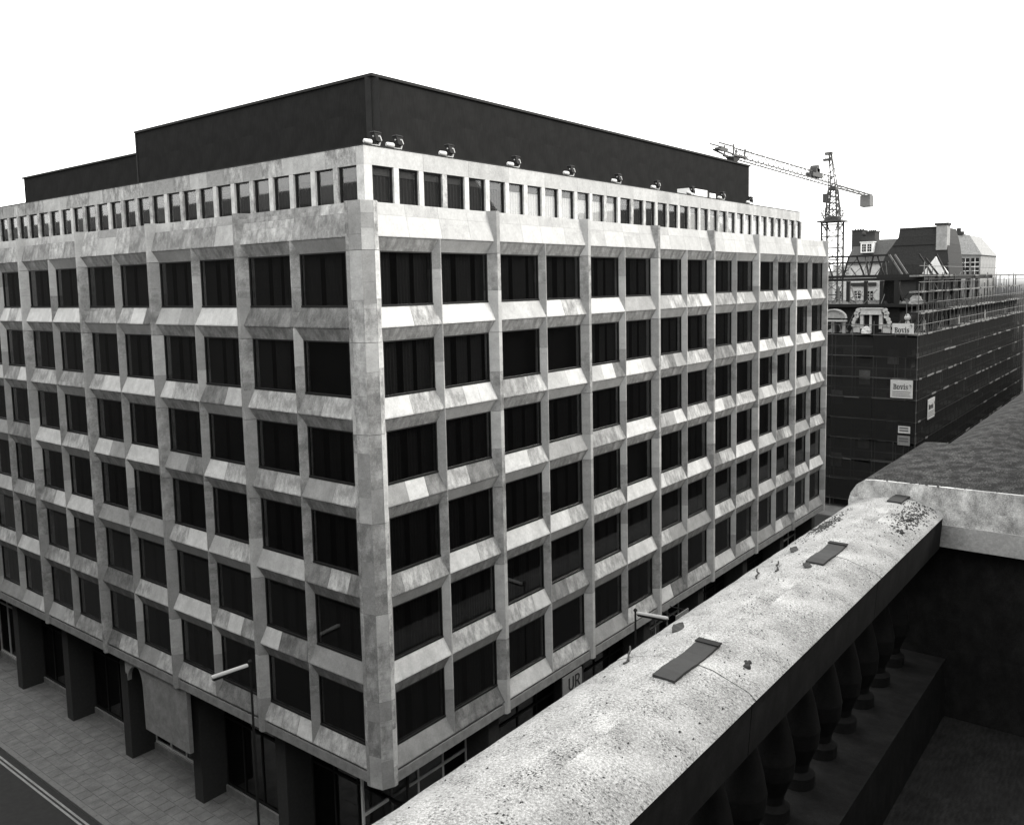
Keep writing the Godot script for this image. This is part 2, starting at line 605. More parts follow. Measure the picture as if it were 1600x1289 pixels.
func penthouse(B: Node):
	var wv := 1.06
	var pit := 1.317
	var frame := window_mesh(wv, 1.5, 0.05, 0.1)
	var pane := pane_mesh(wv - 0.06, 1.44)
	var st := begin()
	box(st, Vector3(-wv / 2, 1.16, -0.03), Vector3(wv / 2, 1.46, 0.0))
	var head := st.commit()
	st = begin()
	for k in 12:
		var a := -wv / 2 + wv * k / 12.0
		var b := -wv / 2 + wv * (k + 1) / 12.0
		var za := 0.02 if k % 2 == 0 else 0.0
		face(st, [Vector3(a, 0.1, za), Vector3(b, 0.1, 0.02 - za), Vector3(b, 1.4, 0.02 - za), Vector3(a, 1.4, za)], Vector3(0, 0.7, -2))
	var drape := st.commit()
	for side in 2:
		var n := 33 if side == 0 else 28
		var first := 1.90 if side == 0 else 1.90
		var w := -1.5
		for k in n:
			var uc := first + pit * k + wv / 2
			var o := inst("penthouse_window", frame, M.frame, B, side_xf(side, uc, 27.15, w - 0.09))
			inst("pane", pane, M.glass_clear, o, Transform3D(Basis(), Vector3(0, 0.03, -0.05)))
			inst("blind_box", head, M.curtain_dark, o, Transform3D(Basis(), Vector3(0, 0, -0.075)))
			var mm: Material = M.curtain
			if side == 0 and ((k >= 6 and k <= 12) or k >= 19): mm = M.sky_reflection_pale  # sky reflection in these panes painted as pale drapes
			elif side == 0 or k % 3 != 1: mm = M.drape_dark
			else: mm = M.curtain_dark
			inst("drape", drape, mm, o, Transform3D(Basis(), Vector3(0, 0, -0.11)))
			# stone post beside it
			st = begin()
			plan(st, side, [[uc + wv / 2, w], [uc + wv / 2 + pit - wv, w], [uc + wv / 2 + pit - wv, w - 0.4], [uc + wv / 2, w - 0.4]], 27.15, 28.64)
			obj("penthouse_post", st, stone(0, 1), B)
		# fascia stones above, one to each two windows
		var u := 1.5 if side == 0 else 1.92
		var endu := 44.9 if side == 0 else 40.0
		var k2 := 0
		while u < endu - 0.01:
			var step := 1.317 * (1 if side == 1 else 2)
			var v := minf(u + step, endu)
			if k2 == 0: v = u + step + 0.4
			st = begin()
			section(st, side, [[28.644, w], [29.31, w], [29.31, w - 0.42], [28.644, w - 0.42]], u + 0.005, v - 0.005)
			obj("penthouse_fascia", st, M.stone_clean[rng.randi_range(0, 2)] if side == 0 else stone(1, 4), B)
			u = v
			k2 += 1
		st = begin()
		section(st, side, [[29.314, w + 0.02], [29.35, w + 0.02], [29.35, w - 0.45], [29.314, w - 0.45]], 1.48 if side == 0 else 1.96, endu)
		obj("roof_edge", st, M.plant_trim, B)
	# corner post, its left and right faces
	st = begin()
	box(st, Vector3(1.5, 27.15, -1.9), Vector3(1.89, 28.64, -1.5))
	obj("penthouse_post", st, M.stone[0], B)
	st = begin()
	box(st, Vector3(44.95, 27.15, -42), Vector3(45.1, 28.6, -1.9))
	obj("penthouse_end_wall", st, M.stone[2], B)

func plant_room(B: Node):
	var z := -6.5
	var st := begin()
	box(st, Vector3(6.6, 29.3, -26.6), Vector3(47.0 - 0.0, 33.4, -6.5))
	var box1 := obj("plant_room", st, M.plant, B)
	# cladding joints stand proud as thin ribs; trims round the top and the corner
	st = begin()
	box(st, Vector3(6.5, 33.4, -26.7), Vector3(47.1, 33.52, -6.4))
	obj("roof_trim", st, M.plant_trim, box1)
	st = begin()
	hull(st, [Vector3(6.42, 29.3, -6.75), Vector3(6.85, 29.3, -6.32), Vector3(7.0, 29.3, -6.7), Vector3(6.8, 29.3, -6.9)],
		[Vector3(6.42, 33.39, -6.75), Vector3(6.85, 33.39, -6.32), Vector3(7.0, 33.39, -6.7), Vector3(6.8, 33.39, -6.9)])
	obj("corner_trim", st, M.plant_trim, box1)
	st = begin()
	box(st, Vector3(6.55, 29.3, -26.72), Vector3(6.7, 33.39, -26.6))
	obj("corner_trim", st, M.plant_trim, box1)
	st = begin()
	box(st, Vector3(6.6, 29.3, -42.0), Vector3(30.0, 32.2, -26.74))
	var box2 := obj("lower_plant_room", st, M.plant, B)
	st = begin()
	box(st, Vector3(6.5, 32.2, -42.1), Vector3(30.0, 32.3, -26.74))
	obj("roof_trim", st, M.plant_trim, box2)

func floodlights():
	var xs := [2.25, 3.35, 6.2, 10.5, 14.75, 19.05, 23.15, 27.4, 31.6, 36.0]
	var what := ["nearest the roof corner", "second along from the roof corner", "third from the roof corner", "fourth from the roof corner",
		"fifth from the roof corner", "sixth from the roof corner", "seventh from the roof corner", "eighth from the roof corner", "beside the white roof boxes", "the farthest from the corner"]
	for k in xs.size():
		var o := thing("floodlight", "small black roof-edge floodlight with pale bowl, " + what[k], "floodlight", Vector3(xs[k], 29.35, -1.56), 0.0, "floodlights along the roof edge")
		var st := begin()
		tube(st, Vector3(-0.62, 0.16, -0.12), Vector3(-0.28, 0.14, -0.12), 0.10, 0.13, 14)
		tube(st, Vector3(-0.66, 0.16, -0.12), Vector3(-0.62, 0.16, -0.12), 0.06, 0.10, 14)
		obj("gear_case", st, M.pale_metal, o)
		st = begin()
		hull(st, [Vector3(-0.13, 0.2, -0.1), Vector3(0.13, 0.17, -0.1), Vector3(0.13, 0.17, 0.1), Vector3(-0.13, 0.2, 0.1)],
			[Vector3(-0.19, 0.56, -0.24), Vector3(0.2, 0.55, -0.24), Vector3(0.2, 0.55, 0.03), Vector3(-0.19, 0.56, 0.03)])
		hull(st, [Vector3(-0.22, 0.565, -0.27), Vector3(0.23, 0.555, -0.27), Vector3(0.23, 0.555, 0.06), Vector3(-0.22, 0.565, 0.06)],
			[Vector3(-0.17, 0.62, -0.22), Vector3(0.18, 0.61, -0.22), Vector3(0.18, 0.61, 0.0), Vector3(-0.17, 0.62, 0.0)])
		obj("lamp_head", st, M.dark_metal, o)
		st = begin()
		bar(st, Vector3(-0.2, 0.4, -0.06), Vector3(0.1, 0.42, 0.06), 0.05)
		bar(st, Vector3(0.1, 0.42, 0.06), Vector3(0.19, 0.24, 0.05), 0.05)
		bar(st, Vector3(0.17, 0.26, 0.03), Vector3(0.08, 0.0, 0.0), 0.055)
		bar(st, Vector3(-0.25, 0.04, -0.1), Vector3(0.1, 0.04, 0.0), 0.05)
		obj("bracket", st, M.pale_metal, o)
		o.scale = Vector3.ONE * 0.86
	var b := thing("roof_box", "low white vent box on the roof before the far end of the plant room", "vent box", Vector3(29.6, 29.3, -2.6))
	var s2 := begin()
	box(s2, Vector3(-1.3, 0.0, -0.5), Vector3(1.0, 0.62, 0.4))
	obj("housing", s2, M.white, b)
	s2 = begin()
	box(s2, Vector3(1.02, 0.0, -0.5), Vector3(1.35, 0.6, 0.35))
	obj("louvre", s2, M.dark_metal, b)
	s2 = begin()
	box(s2, Vector3(1.37, 0.0, -0.5), Vector3(2.2, 0.5, 0.4))
	obj("side_box", s2, M.white, b)

func text(s: String, height: float, font_name: String) -> TextMesh:
	var f := SystemFont.new()
	f.font_names = PackedStringArray([font_name])
	f.font_weight = 700
	var t := TextMesh.new()
	t.text = s
	t.font = f
	t.font_size = 64
	t.pixel_size = height / 64.0
	t.depth = 0.02
	return t

# ---------------------------------------------------------------- the balustrade in front
func coping_profile(dy: float) -> Array:
	return [Vector2(20.47, 22.40 + dy), Vector2(20.475, 22.585 + dy), Vector2(20.50, 22.622 + dy), Vector2(20.56, 22.65 + dy), Vector2(20.65, 22.68 + dy), Vector2(20.74, 22.697 + dy),
		Vector2(20.83, 22.70 + dy), Vector2(20.92, 22.69 + dy), Vector2(21.0, 22.665 + dy), Vector2(21.06, 22.645 + dy), Vector2(21.09, 22.622 + dy)]

func coping_stone(x0: float, x1: float, dy: float, seed_: int) -> ArrayMesh:
	var st := begin()
	var prof := coping_profile(dy)
	var fn := FastNoiseLite.new()
	fn.seed = seed_
	fn.frequency = 3.0
	var nx := int(maxf(4.0, (x1 - x0) / 0.05))
	var rows := []
	for i in nx + 1:
		var x := lerpf(x0, x1, float(i) / nx)
		var row := []
		for j in prof.size():
			var p: Vector2 = prof[j]
			var e := fn.get_noise_2d(x * 1.5, j * 0.4) * 0.0022 + fn.get_noise_2d(x * 9.0, j * 2.0) * 0.0012
			row.append(Vector3(x, p.y + e, p.x + e * (-1.0 if j < 5 else 0.6)))
		rows.append(row)
	st.set_smooth_group(0)
	for i in nx:
		for j in prof.size() - 1:
			var a: Vector3 = rows[i][j]
			var b: Vector3 = rows[i + 1][j]
			var c: Vector3 = rows[i + 1][j + 1]
			var d: Vector3 = rows[i][j + 1]
			for v in [a, b, c, a, c, d]:
				st.add_vertex(v)
	st.generate_normals()
	var m := st.commit()
	var st2 := begin()
	var mid := Vector3((x0 + x1) / 2, 22.5 + dy, 20.78)
	face(st2, rows[0], mid)
	face(st2, rows[nx], mid)
	face(st2, [rows[0][0], rows[nx][0], rows[nx][-1], rows[0][-1]], mid)
	return st2.commit(m)

func balustrade():
	var B := thing("balustrade", "weathered stone balustrade with rounded pale coping in the foreground", "balustrade")
	var joints := [-23.2, -21.6, -20.02, -18.45, -16.88, -15.30, -13.86]
	for i in joints.size() - 1:
		var m := coping_stone(joints[i] + 0.003, joints[i + 1] - 0.003, 0.0, 40 + i)
		var cs := inst("coping_stone", m, M.coping, B)
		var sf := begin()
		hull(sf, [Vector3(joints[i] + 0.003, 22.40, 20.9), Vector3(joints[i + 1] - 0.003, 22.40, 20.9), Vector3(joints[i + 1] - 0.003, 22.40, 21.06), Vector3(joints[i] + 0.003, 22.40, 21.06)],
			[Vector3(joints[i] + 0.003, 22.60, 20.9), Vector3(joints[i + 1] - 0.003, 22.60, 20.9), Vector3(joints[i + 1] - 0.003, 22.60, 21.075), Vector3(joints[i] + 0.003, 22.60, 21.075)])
		obj("shaded_sooty_face", sf, M.balustrade, cs)  # shade under the coping edge painted near-black, on top of soot
	var st := begin()
	box(st, Vector3(-23.2, 22.42, 20.5), Vector3(-13.86, 22.6, 20.89))
	obj("joint_mortar", st, M.mortar, B)
	# lead strips let in over the joints
	for jx in [-18.45, -16.88, -15.30, -13.82]:
		st = begin()
		var prev := Vector2.ZERO
		for k in 6:
			var xa: float = jx - 0.19 + 0.38 * k / 6.0
			var xb: float = jx - 0.19 + 0.38 * (k + 1) / 6.0
			var h0 := 22.698 + 0.004 * sin(k * 1.3)
			var h1 := 22.698 + 0.004 * sin((k + 1) * 1.3)
			hull(st, [Vector3(xa, h0, 20.77), Vector3(xb, h1, 20.772), Vector3(xb, h1, 20.862), Vector3(xa, h0, 20.86)],
				[Vector3(xa, h0 + 0.011, 20.77), Vector3(xb, h1 + 0.011, 20.772), Vector3(xb, h1 + 0.010, 20.862), Vector3(xa, h0 + 0.010, 20.86)])
		var o := obj("lead_strip", st, M.lead, B)
		st = begin()
		box(st, Vector3(jx + 0.16, 22.71, 20.765), Vector3(jx + 0.197, 22.716, 20.865))
		obj("folded_end", st, M.black, o)
	# pier cap and shaft
	st = begin()
	var cap := []
	for p in [Vector2(20.46, 22.40), Vector2(20.46, 22.62), Vector2(20.475, 22.68), Vector2(20.515, 22.74), Vector2(20.57, 22.778), Vector2(20.64, 22.786), Vector2(22.0, 22.80), Vector2(22.0, 22.40)]:
		cap.append(p)
	for q in [[-13.80, -13.778, "pier_face", "front_stone"], [-13.776, -12.95, "coping_dark", "cap_stone"], [-12.945, -12.15, "coping_dark", "cap_stone"]]:
		var a := []
		var b := []
		for p in cap:
			var dy := rng.randf_range(-0.002, 0.002)
			a.append(Vector3(q[0], p.y + dy, p.x))
			b.append(Vector3(q[1], p.y + dy, p.x))
		st = begin()
		hull(st, a, b)
		obj(q[3], st, M[q[2]], B)
	st = begin()
	box(st, Vector3(-13.812, 22.40, 20.52), Vector3(-13.797, 22.545, 22.0))
	obj("drip_band", st, M.render_grey, B)
	# crusts of lichen and soot creeping over the front edge of the pier and the coping
	var crust := begin()
	var cr := RandomNumberGenerator.new()
	cr.seed = 31
	for k in 1500:
		var x := 0.0
		var z := 0.0
		var kind := cr.randf()
		if kind < 0.30:
			x = -13.80 + 0.12 * pow(cr.randf(), 0.5)
			z = cr.randf_range(20.6, 21.95)
		elif kind < 0.55:
			x = -14.62 + cr.randfn(0.0, 0.16)
			z = 20.575 + cr.randfn(0.0, 0.03)
		elif kind < 0.86:
			x = -14.15 + cr.randfn(0.0, 0.22)
			z = 20.97 + cr.randfn(0.0, 0.045)
		else:
			x = cr.randf_range(-18.5, -14.0)
			z = 20.52 + 0.55 * cr.randf()
		var y := 22.788 + 0.012 * (z - 20.6) / 1.4
		if x < -13.81:
			if x > -13.88 or z < 20.5 or z > 21.075: continue
			var prof := coping_profile(0.0)
			for j in prof.size() - 1:
				if prof[j].x <= z and prof[j + 1].x >= z:
					y = lerpf(prof[j].y, prof[j + 1].y, (z - prof[j].x) / maxf(0.001, prof[j + 1].x - prof[j].x))
		var rr := cr.randf_range(0.003, 0.010) * (0.6 if kind > 0.86 else 1.0)
		var ring := []
		for i in 6:
			var t := TAU * i / 6.0 + cr.randf()
			var rq := rr * cr.randf_range(0.6, 1.3)
			ring.append(Vector3(x + cos(t) * rq * 1.2, y - 0.001, z + sin(t) * rq))
		var top := Vector3(x, y + 0.004 + rr * 0.15, z)
		for i in 6:
			face(crust, [ring[i], ring[(i + 1) % 6], top], Vector3(x, y - 0.05, z))
	var cm := obj("lichen_crust", crust, M.leaf, B)
	cm.set_meta("kind", "stuff")
	st = begin()
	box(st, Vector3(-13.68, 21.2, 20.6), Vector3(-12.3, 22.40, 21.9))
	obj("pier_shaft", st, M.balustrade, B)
	# coping running on beyond the pier
	var xs := [-12.14, -10.5, -8.9, -7.3, -5.7, -4.1]
	for i in xs.size() - 1:
		var m2 := coping_stone(xs[i] + 0.003, xs[i + 1] - 0.003, 0.085, 80 + i)
		var q := inst("coping_stone", m2, M.coping_dark, B, Transform3D(Basis(), Vector3(0, 0, 0.17)))
	# turned balusters under the coping
	var lat := begin()
	lathe(lat, Vector3.ZERO, [[0.085, 0.0], [0.085, 0.06], [0.055, 0.08], [0.06, 0.12], [0.10, 0.22], [0.108, 0.30], [0.09, 0.40], [0.06, 0.52], [0.05, 0.60], [0.065, 0.63], [0.05, 0.66], [0.07, 0.70], [0.085, 0.72], [0.085, 0.80]], 16)
	var bm := lat.commit()
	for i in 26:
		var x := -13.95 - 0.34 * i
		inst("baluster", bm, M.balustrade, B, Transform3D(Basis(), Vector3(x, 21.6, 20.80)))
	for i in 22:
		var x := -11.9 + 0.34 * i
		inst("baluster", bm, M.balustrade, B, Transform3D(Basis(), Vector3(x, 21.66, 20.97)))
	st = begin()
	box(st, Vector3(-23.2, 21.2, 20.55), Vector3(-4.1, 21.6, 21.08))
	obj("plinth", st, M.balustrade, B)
	# bits of leaf and twig lying on the coping
	var spots := [[-16.55, 20.60, 0.05, "curled dark leaf near the outer edge of the coping, nearest the street lamp"], [-16.9, 20.575, 0.07, "dark twig on the outer edge of the coping beside the nearest lead strip"],
		[-15.75, 20.63, 0.06, "thin bent twig lying on the coping left of the middle lead strip"], [-15.62, 20.68, 0.07, "longer bent twig lying on the coping, left of the middle lead strip"],
		[-15.55, 20.80, 0.035, "small crumpled leaf lying in the middle of the pale coping"], [-15.25, 20.62, 0.045, "crumpled leaf on the coping beside the middle lead strip"],
		[-16.72, 20.985, 0.035, "round dark pellet near the inner edge of the coping"], [-14.3, 20.97, 0.05, "dark moss tuft near the far inner edge of the coping"], [-14.55, 20.99, 0.04, "small moss tuft on the inner edge of the coping"]]
	for s in spots:
		var prof := coping_profile(0.0)
		var y := 22.64
		for j in prof.size() - 1:
			if prof[j].x <= s[1] and prof[j + 1].x >= s[1]:
				y = lerpf(prof[j].y, prof[j + 1].y, (s[1] - prof[j].x) / (prof[j + 1].x - prof[j].x))
		st = begin()
		var L: float = s[2]
		if "twig" in s[3]:
			var p0 := Vector3(s[0] - L, y + 0.008, s[1] + 0.01)
			for k in 5:
				var p1 := p0 + Vector3(L * 0.42, 0.003 * sin(k * 2.0), -0.004 * k + rng.randf_range(-0.012, 0.012))
				tube(st, p0, p1, 0.004 + 0.002 * (k % 2), 0.004, 6)
				p0 = p1
			tag(obj("twig", st, M.leaf, self), s[3], "twig", "twigs lying on the coping")
		elif "moss" in s[3] or "pellet" in s[3]:
			for k in 7:
				var c := Vector3(s[0] + rng.randf_range(-L, L) * 0.7, y, s[1] + rng.randf_range(-L, L) * 0.4)
				lathe(st, c, [[0.010, -0.01], [0.009, 0.004], [0.005, 0.009], [0.0, 0.011]], 7)
			tag(obj("moss_tuft" if "moss" in s[3] else "pellet", st, M.leaf, self), s[3], "moss" if "moss" in s[3] else "pellet")
		else:
			for k in 6:
				var t0 := -L + 2 * L * k / 6.0
				var t1 := -L + 2 * L * (k + 1) / 6.0
				var w0 := 0.022 * sin(PI * (k + 0.15) / 6.3)
				var w1 := 0.022 * sin(PI * (k + 1.1) / 6.3)
				hull(st, [Vector3(s[0] + t0, y + 0.004 + 0.01 * absf(sin(k * 1.7)), s[1] - w0), Vector3(s[0] + t0, y + 0.002, s[1] + w0), Vector3(s[0] + t1, y + 0.002, s[1] + w1), Vector3(s[0] + t1, y + 0.004 + 0.01 * absf(sin((k + 1) * 1.7)), s[1] - w1)],
					[Vector3(s[0] + t0, y + 0.008 + 0.01 * absf(sin(k * 1.7)), s[1] - w0), Vector3(s[0] + t0, y + 0.006, s[1] + w0), Vector3(s[0] + t1, y + 0.006, s[1] + w1), Vector3(s[0] + t1, y + 0.008 + 0.01 * absf(sin((k + 1) * 1.7)), s[1] - w1)])
			tag(obj("dry_leaf", st, M.leaf, self), s[3], "leaf", "dry leaves on the coping")

func block(called: String, label: String, a: Vector3, b: Vector3, eaves: float, inset: float):
	# a plain dark city block with a pitched roof, unseen, added for window reflections and shade
	var o := thing(called, label, "building")
	var st := begin()
	box(st, Vector3(a.x, 0, a.z), Vector3(b.x, eaves, b.z))
	obj("wall", st, M.brick_dark, o)
	st = begin()
	hull(st, [Vector3(a.x, eaves, a.z), Vector3(b.x, eaves, a.z), Vector3(b.x, eaves, b.z), Vector3(a.x, eaves, b.z)],
		[Vector3(a.x + inset, b.y, a.z + inset), Vector3(b.x - inset, b.y, a.z + inset), Vector3(b.x - inset, b.y, b.z - inset), Vector3(a.x + inset, b.y, b.z - inset)])
	obj("roof", st, M.slate_dark, o)

func near_buildings():
	# the house that the balustrade belongs to, then unseen blocks shaped for reflections and shade
	var o := thing("brick_house", "dark brick house that carries the stone balustrade", "building")
	var st := begin()
	box(st, Vector3(-60, 0, 20.56), Vector3(9.8, 21.2, 23.2))
	obj("street_wall", st, M.brick_dark, o)
	st = begin()
	box(st, Vector3(-60, 21.2, 23.2), Vector3(9.8, 24.4, 40))
	obj("attic_wall", st, M.sooty_brick, o)
	st = begin()
	box(st, Vector3(-60, 24.4, 23.1), Vector3(9.8, 24.6, 40))
	obj("roof", st, M.slate_dark, o)
	block("added_tall_building", "unseen tall dark block added just beyond the house with the balustrade", Vector3(10, 0, 20.8), Vector3(38, 37, 40), 29.0, 4.0)
	block("added_low_building", "unseen plain dark block added halfway along the near side of the street", Vector3(38.2, 0, 20.8), Vector3(64, 30, 40), 27.5, 3.0)
	block("added_pitched_building", "unseen dark pitched block added at the far end of the near side", Vector3(64.2, 0, 20.8), Vector3(92, 33.0, 40), 28.0, 5.0)
	block("added_end_building", "unseen long dark block added past the pitched one on the near side", Vector3(92.2, 0, 20.8), Vector3(220, 30, 40), 27.5, 3.0)
	block("added_side_building", "unseen long dark block added across the side street from the office", Vector3(-44, 0, -120), Vector3(-21, 33.0, 8), 31.0, 4.0)

# ---------------------------------------------------------------- street
func street():
	var st := begin()
	box(st, Vector3(-600, -0.4, -600), Vector3(900, 0.0, 600))
	var g := obj("ground", st, M.asphalt, self)
	g.set_meta("kind", "structure")
	st = begin()
	box(st, Vector3(-2.8, 0.004, -60), Vector3(48.5, 0.13, 3.2))
	var k := obj("pavement", st, M.paving, self)
	var side_walk := k
	k.set_meta("kind", "structure")
	st = begin()
	box(st, Vector3(-60, 0.004, 17.8), Vector3(140, 0.13, 20.5))
	k = obj("pavement", st, M.paving, self)
	k.set_meta("kind", "structure")
	st = begin()
	box(st, Vector3(67, 0.004, -60), Vector3(140, 0.13, 3.4))
	k = obj("pavement", st, M.paving, self)
	k.set_meta("kind", "structure")
	st = begin()
	for ix in 8:
		for iz in 76:
			var x := -2.55 + 0.63 * ix
			var z := 0.9 - 0.63 * iz - (0.3 if ix % 2 else 0.0)
			box(st, Vector3(x, 0.1, z - 0.605), Vector3(x + 0.605, 0.142 + rng.randf_range(0.0, 0.012), z))
	var slabs := obj("paving_slab", st, M.paving, side_walk)
	slabs.set_meta("kind", "stuff")
	for iz in 40:
		st = begin()
		box(st, Vector3(-2.83, 0.0, -48.0 + 1.2 * iz + 0.015), Vector3(-2.6, 0.15, -48.0 + 1.2 * iz + 1.19))
		obj("kerb_stone", st, M.concrete, side_walk)
	st = begin()
	for q in [-3.15, -3.35]:
		box(st, Vector3(q - 0.05, 0.002, -58), Vector3(q + 0.05, 0.006, 2.0))
	var lines := obj("kerb_line", st, M.render_grey, g)
	lines.set_meta("kind", "stuff")
	# lamps on the kerb: a dark post with a long trough lantern
	for s in [[Vector3(12.82, 0.13, 2.91), 0.0, 9.17, "street lamp with long pale trough lantern, below the balustrade on the main street"],
			[Vector3(-1.1, 0.13, -6.25), -PI / 2, 9.5, "street lamp with slim pale trough lantern, on the side street at lower left"]]:
		var o := thing("street_lamp", s[3], "street lamp", s[0], s[1], "street lamps with trough lanterns")
		var h: float = s[2]
		st = begin()
		tube(st, Vector3(0, 0, 0), Vector3(0, 2.2, 0), 0.09)
		tube(st, Vector3(0, 2.2, 0), Vector3(0, h + 0.08, 0), 0.055, 0.045)
		obj("post", st, M.dark_metal, o)
		st = begin()
		lathe(st, Vector3(0, h + 0.05, 0), [[0.05, 0.0], [0.09, 0.03], [0.09, 0.08], [0.04, 0.14], [0.0, 0.15]], 10)
		obj("post_cap", st, M.dark_metal, o)
		st = begin()
		tube(st, Vector3(0, h, 0.14), Vector3(0, h + 0.1, 1.62), 0.085, 0.085, 12)
		tube(st, Vector3(0, h + 0.1, 1.62), Vector3(0, h + 0.105, 1.68), 0.085, 0.05, 12)
		obj("lantern_hood", st, M.pale_metal, o)
		st = begin()
		hull(st, [Vector3(-0.05, h - 0.13, 0.16), Vector3(0.05, h - 0.13, 0.16), Vector3(0.05, h - 0.05, 1.6), Vector3(-0.05, h - 0.05, 1.6)],
			[Vector3(-0.08, h - 0.03, 0.1), Vector3(0.08, h - 0.03, 0.1), Vector3(0.08, h + 0.06, 1.64), Vector3(-0.08, h + 0.06, 1.64)])
		obj("lantern_trough", st, M.dark_metal, o)
	# street name plate seen beyond the lamp
	st = begin()
	box(st, Vector3(20.3, 5.98, 0.97), Vector3(21.7, 6.27, 1.03))
	var q := thing("shop_sign_board", "narrow pale sign board hung over the shops beyond the street lamp", "sign")
	obj("board", st, M.sign_grey, q)
	st = begin()
	tube(st, Vector3(20.5, 6.2, 0.96), Vector3(20.5, 6.2, -0.7), 0.03)
	tube(st, Vector3(21.5, 6.2, 0.96), Vector3(21.5, 6.2, -0.7), 0.03)
	obj("bracket", st, M.dark_metal, q)

# ---------------------------------------------------------------- the building site at the far end
const SX := 70.7
const SZ := 1.0
func site():
	var B := thing("gutted_building", "gutted dark building wrapped in scaffold beyond the office block", "building")
	var st := begin()
	box(st, Vector3(SX + 1.3, 0, -45), Vector3(91, 18.4, SZ - 1.3))
	obj("wall", st, M.sooty_brick, B)
	st = begin()
	box(st, Vector3(SX + 0.4, 18.4, -45), Vector3(91, 18.65, SZ - 0.3))
	obj("cornice", st, M.brick_dark, B)
	st = begin()
	box(st, Vector3(91.01, 0, SZ - 2.1), Vector3(150, 21.3, SZ - 1.3))
	obj("retained_front", st, M.sooty_brick, B)
	for k in 17:
		for r in 6:
			st = begin()
			box(st, Vector3(SX + 3.0 + 4.2 * k, 3.4 + 2.9 * r, SZ - 1.29), Vector3(SX + 4.6 + 4.2 * k, 5.2 + 2.9 * r, SZ - 1.24))
			obj("window", st, M.black if (k * 3 + r) % 4 else M.render_grey, B)
	st = begin()
	box(st, Vector3(SX + 2.0, 21.3, -45), Vector3(91, 21.6, SZ - 1.6))
	obj("upper_deck", st, M.steel, B)
	st = begin()
	box(st, Vector3(SX + 2.6, 18.65, -45), Vector3(91, 21.3, SZ - 2.4))
	obj("attic_wall", st, M.brick_dark, B)
	for r in 7:
		for k in 9:
			var z := -1.6 - 2.8 * k
			var w := begin()
			box(w, Vector3(SX + 1.24, 2.0 + 2.25 * r, z - 0.55), Vector3(SX + 1.29, 3.5 + 2.25 * r, z + 0.55))
			obj("window", w, M.black if (k + r) % 3 else M.render_grey, B)
	# ornate stone dormer kept from the old front
	var d := thing("stone_dormer", "white carved stone dormer surround with scrolls on the gutted front", "stone dormer", Vector3(SX, 18.65, -3.5), 0.0, "stone dormers kept on the gutted front")
	for z in [-0.93, 0.93]:
		st = begin()
		box(st, Vector3(0.0, 0.5, z - 0.16), Vector3(0.35, 1.98, z + 0.16))
		obj("jamb", st, M.trim_stone, d)
	st = begin()
	box(st, Vector3(0.08, 0.1, -0.2), Vector3(0.3, 1.95, 0.02))
	obj("central_post", st, M.trim_stone, d)
	st = begin()
	box(st, Vector3(-0.08, 2.0, -1.05), Vector3(0.35, 2.5, 1.0))
	box(st, Vector3(-0.16, 2.5, -1.15), Vector3(0.4, 2.62, 1.1))
	box(st, Vector3(-0.14, 1.93, -1.12), Vector3(0.36, 2.0, 1.08))
	obj("lintel", st, M.trim_stone, d)
	for s in [-1.0, 1.0]:
		st = begin()
		for k in 6:
			var c := Vector3(0.15, 2.35 - 0.30 * k, s * (1.32 + 0.10 * k + 0.08 * sin(k * 2.2)))
			tube(st, c - Vector3(0.2, 0, 0), c + Vector3(0.14, 0, 0), 0.24 - 0.015 * k, -1, 10)
		box(st, Vector3(0.0, 0.72, s * 1.55 - 0.42), Vector3(0.3, 0.95, s * 1.55 + 0.42))
		box(st, Vector3(0.1, 0.1, s * 1.5 - 0.35), Vector3(0.3, 0.7, s * 1.5 + 0.35))
		obj("scroll", st, M.trim_stone, d)
	st = begin()
	box(st, Vector3(0.32, 0.1, -0.9), Vector3(0.42, 2.0, 0.9))
	obj("dark_opening", st, M.black, d)
	var e := thing("segmental_pediment", "white curved stone pediment at the left edge of the gutted front", "stone pediment", Vector3(SX, 18.65, -7.3))
	var arc := PackedVector2Array()
	for k in 13:
		var t := PI - PI * k / 12.0
		arc.append(Vector2(1.25 * cos(t), 1.55 + 0.85 * sin(t)))
	st = begin()
	extrude(st, arc, Vector3(0, 0, 0), Vector3(0, 0, 1), Vector3(0, 1, 0), Vector3(0.3, 0, 0))
	obj("tympanum", st, M.render_grey, e)
	st = begin()
	for k in 12:
		var t0 := PI - PI * k / 12.0
		var t1 := PI - PI * (k + 1) / 12.0
		bar(st, Vector3(0.0, 1.55 + 0.9 * sin(t0), 1.3 * cos(t0)), Vector3(0.0, 1.55 + 0.9 * sin(t1), 1.3 * cos(t1)), 0.3, 0.14)
	box(st, Vector3(-0.15, 1.2, -1.4), Vector3(0.3, 1.36, 1.35))
	obj("moulding", st, M.trim_stone, e)
	st = begin()
	for z in [-1.1, -0.1, 1.05]:
		box(st, Vector3(0.05, 0.0, z - 0.14), Vector3(0.3, 1.2, z + 0.14))
	obj("pier", st, M.render_grey, e)
	var u := thing("stone_urn", "white stone urn above the top site sign", "urn", Vector3(SX + 0.2, 19.75, -0.05))
	st = begin()
	lathe(st, Vector3.ZERO, [[0.2, 0.0], [0.22, 0.1], [0.12, 0.2], [0.3, 0.42], [0.32, 0.6], [0.2, 0.75], [0.22, 0.82], [0.0, 0.95]], 12)
	obj("bowl", st, M.trim_stone, u)
	st = begin()
	box(st, Vector3(-0.22, -1.1, -0.22), Vector3(0.22, -0.005, 0.22))
	obj("pedestal", st, M.render_grey, u)
	# pale sheet bundles
	sheet("tarpaulin_bundle", "white sheet bundle slumped at the foot of the stone dormer", Vector3(SX - 0.15, 18.67, -3.9), Vector3(0.3, 0.75, 0.5), 3)
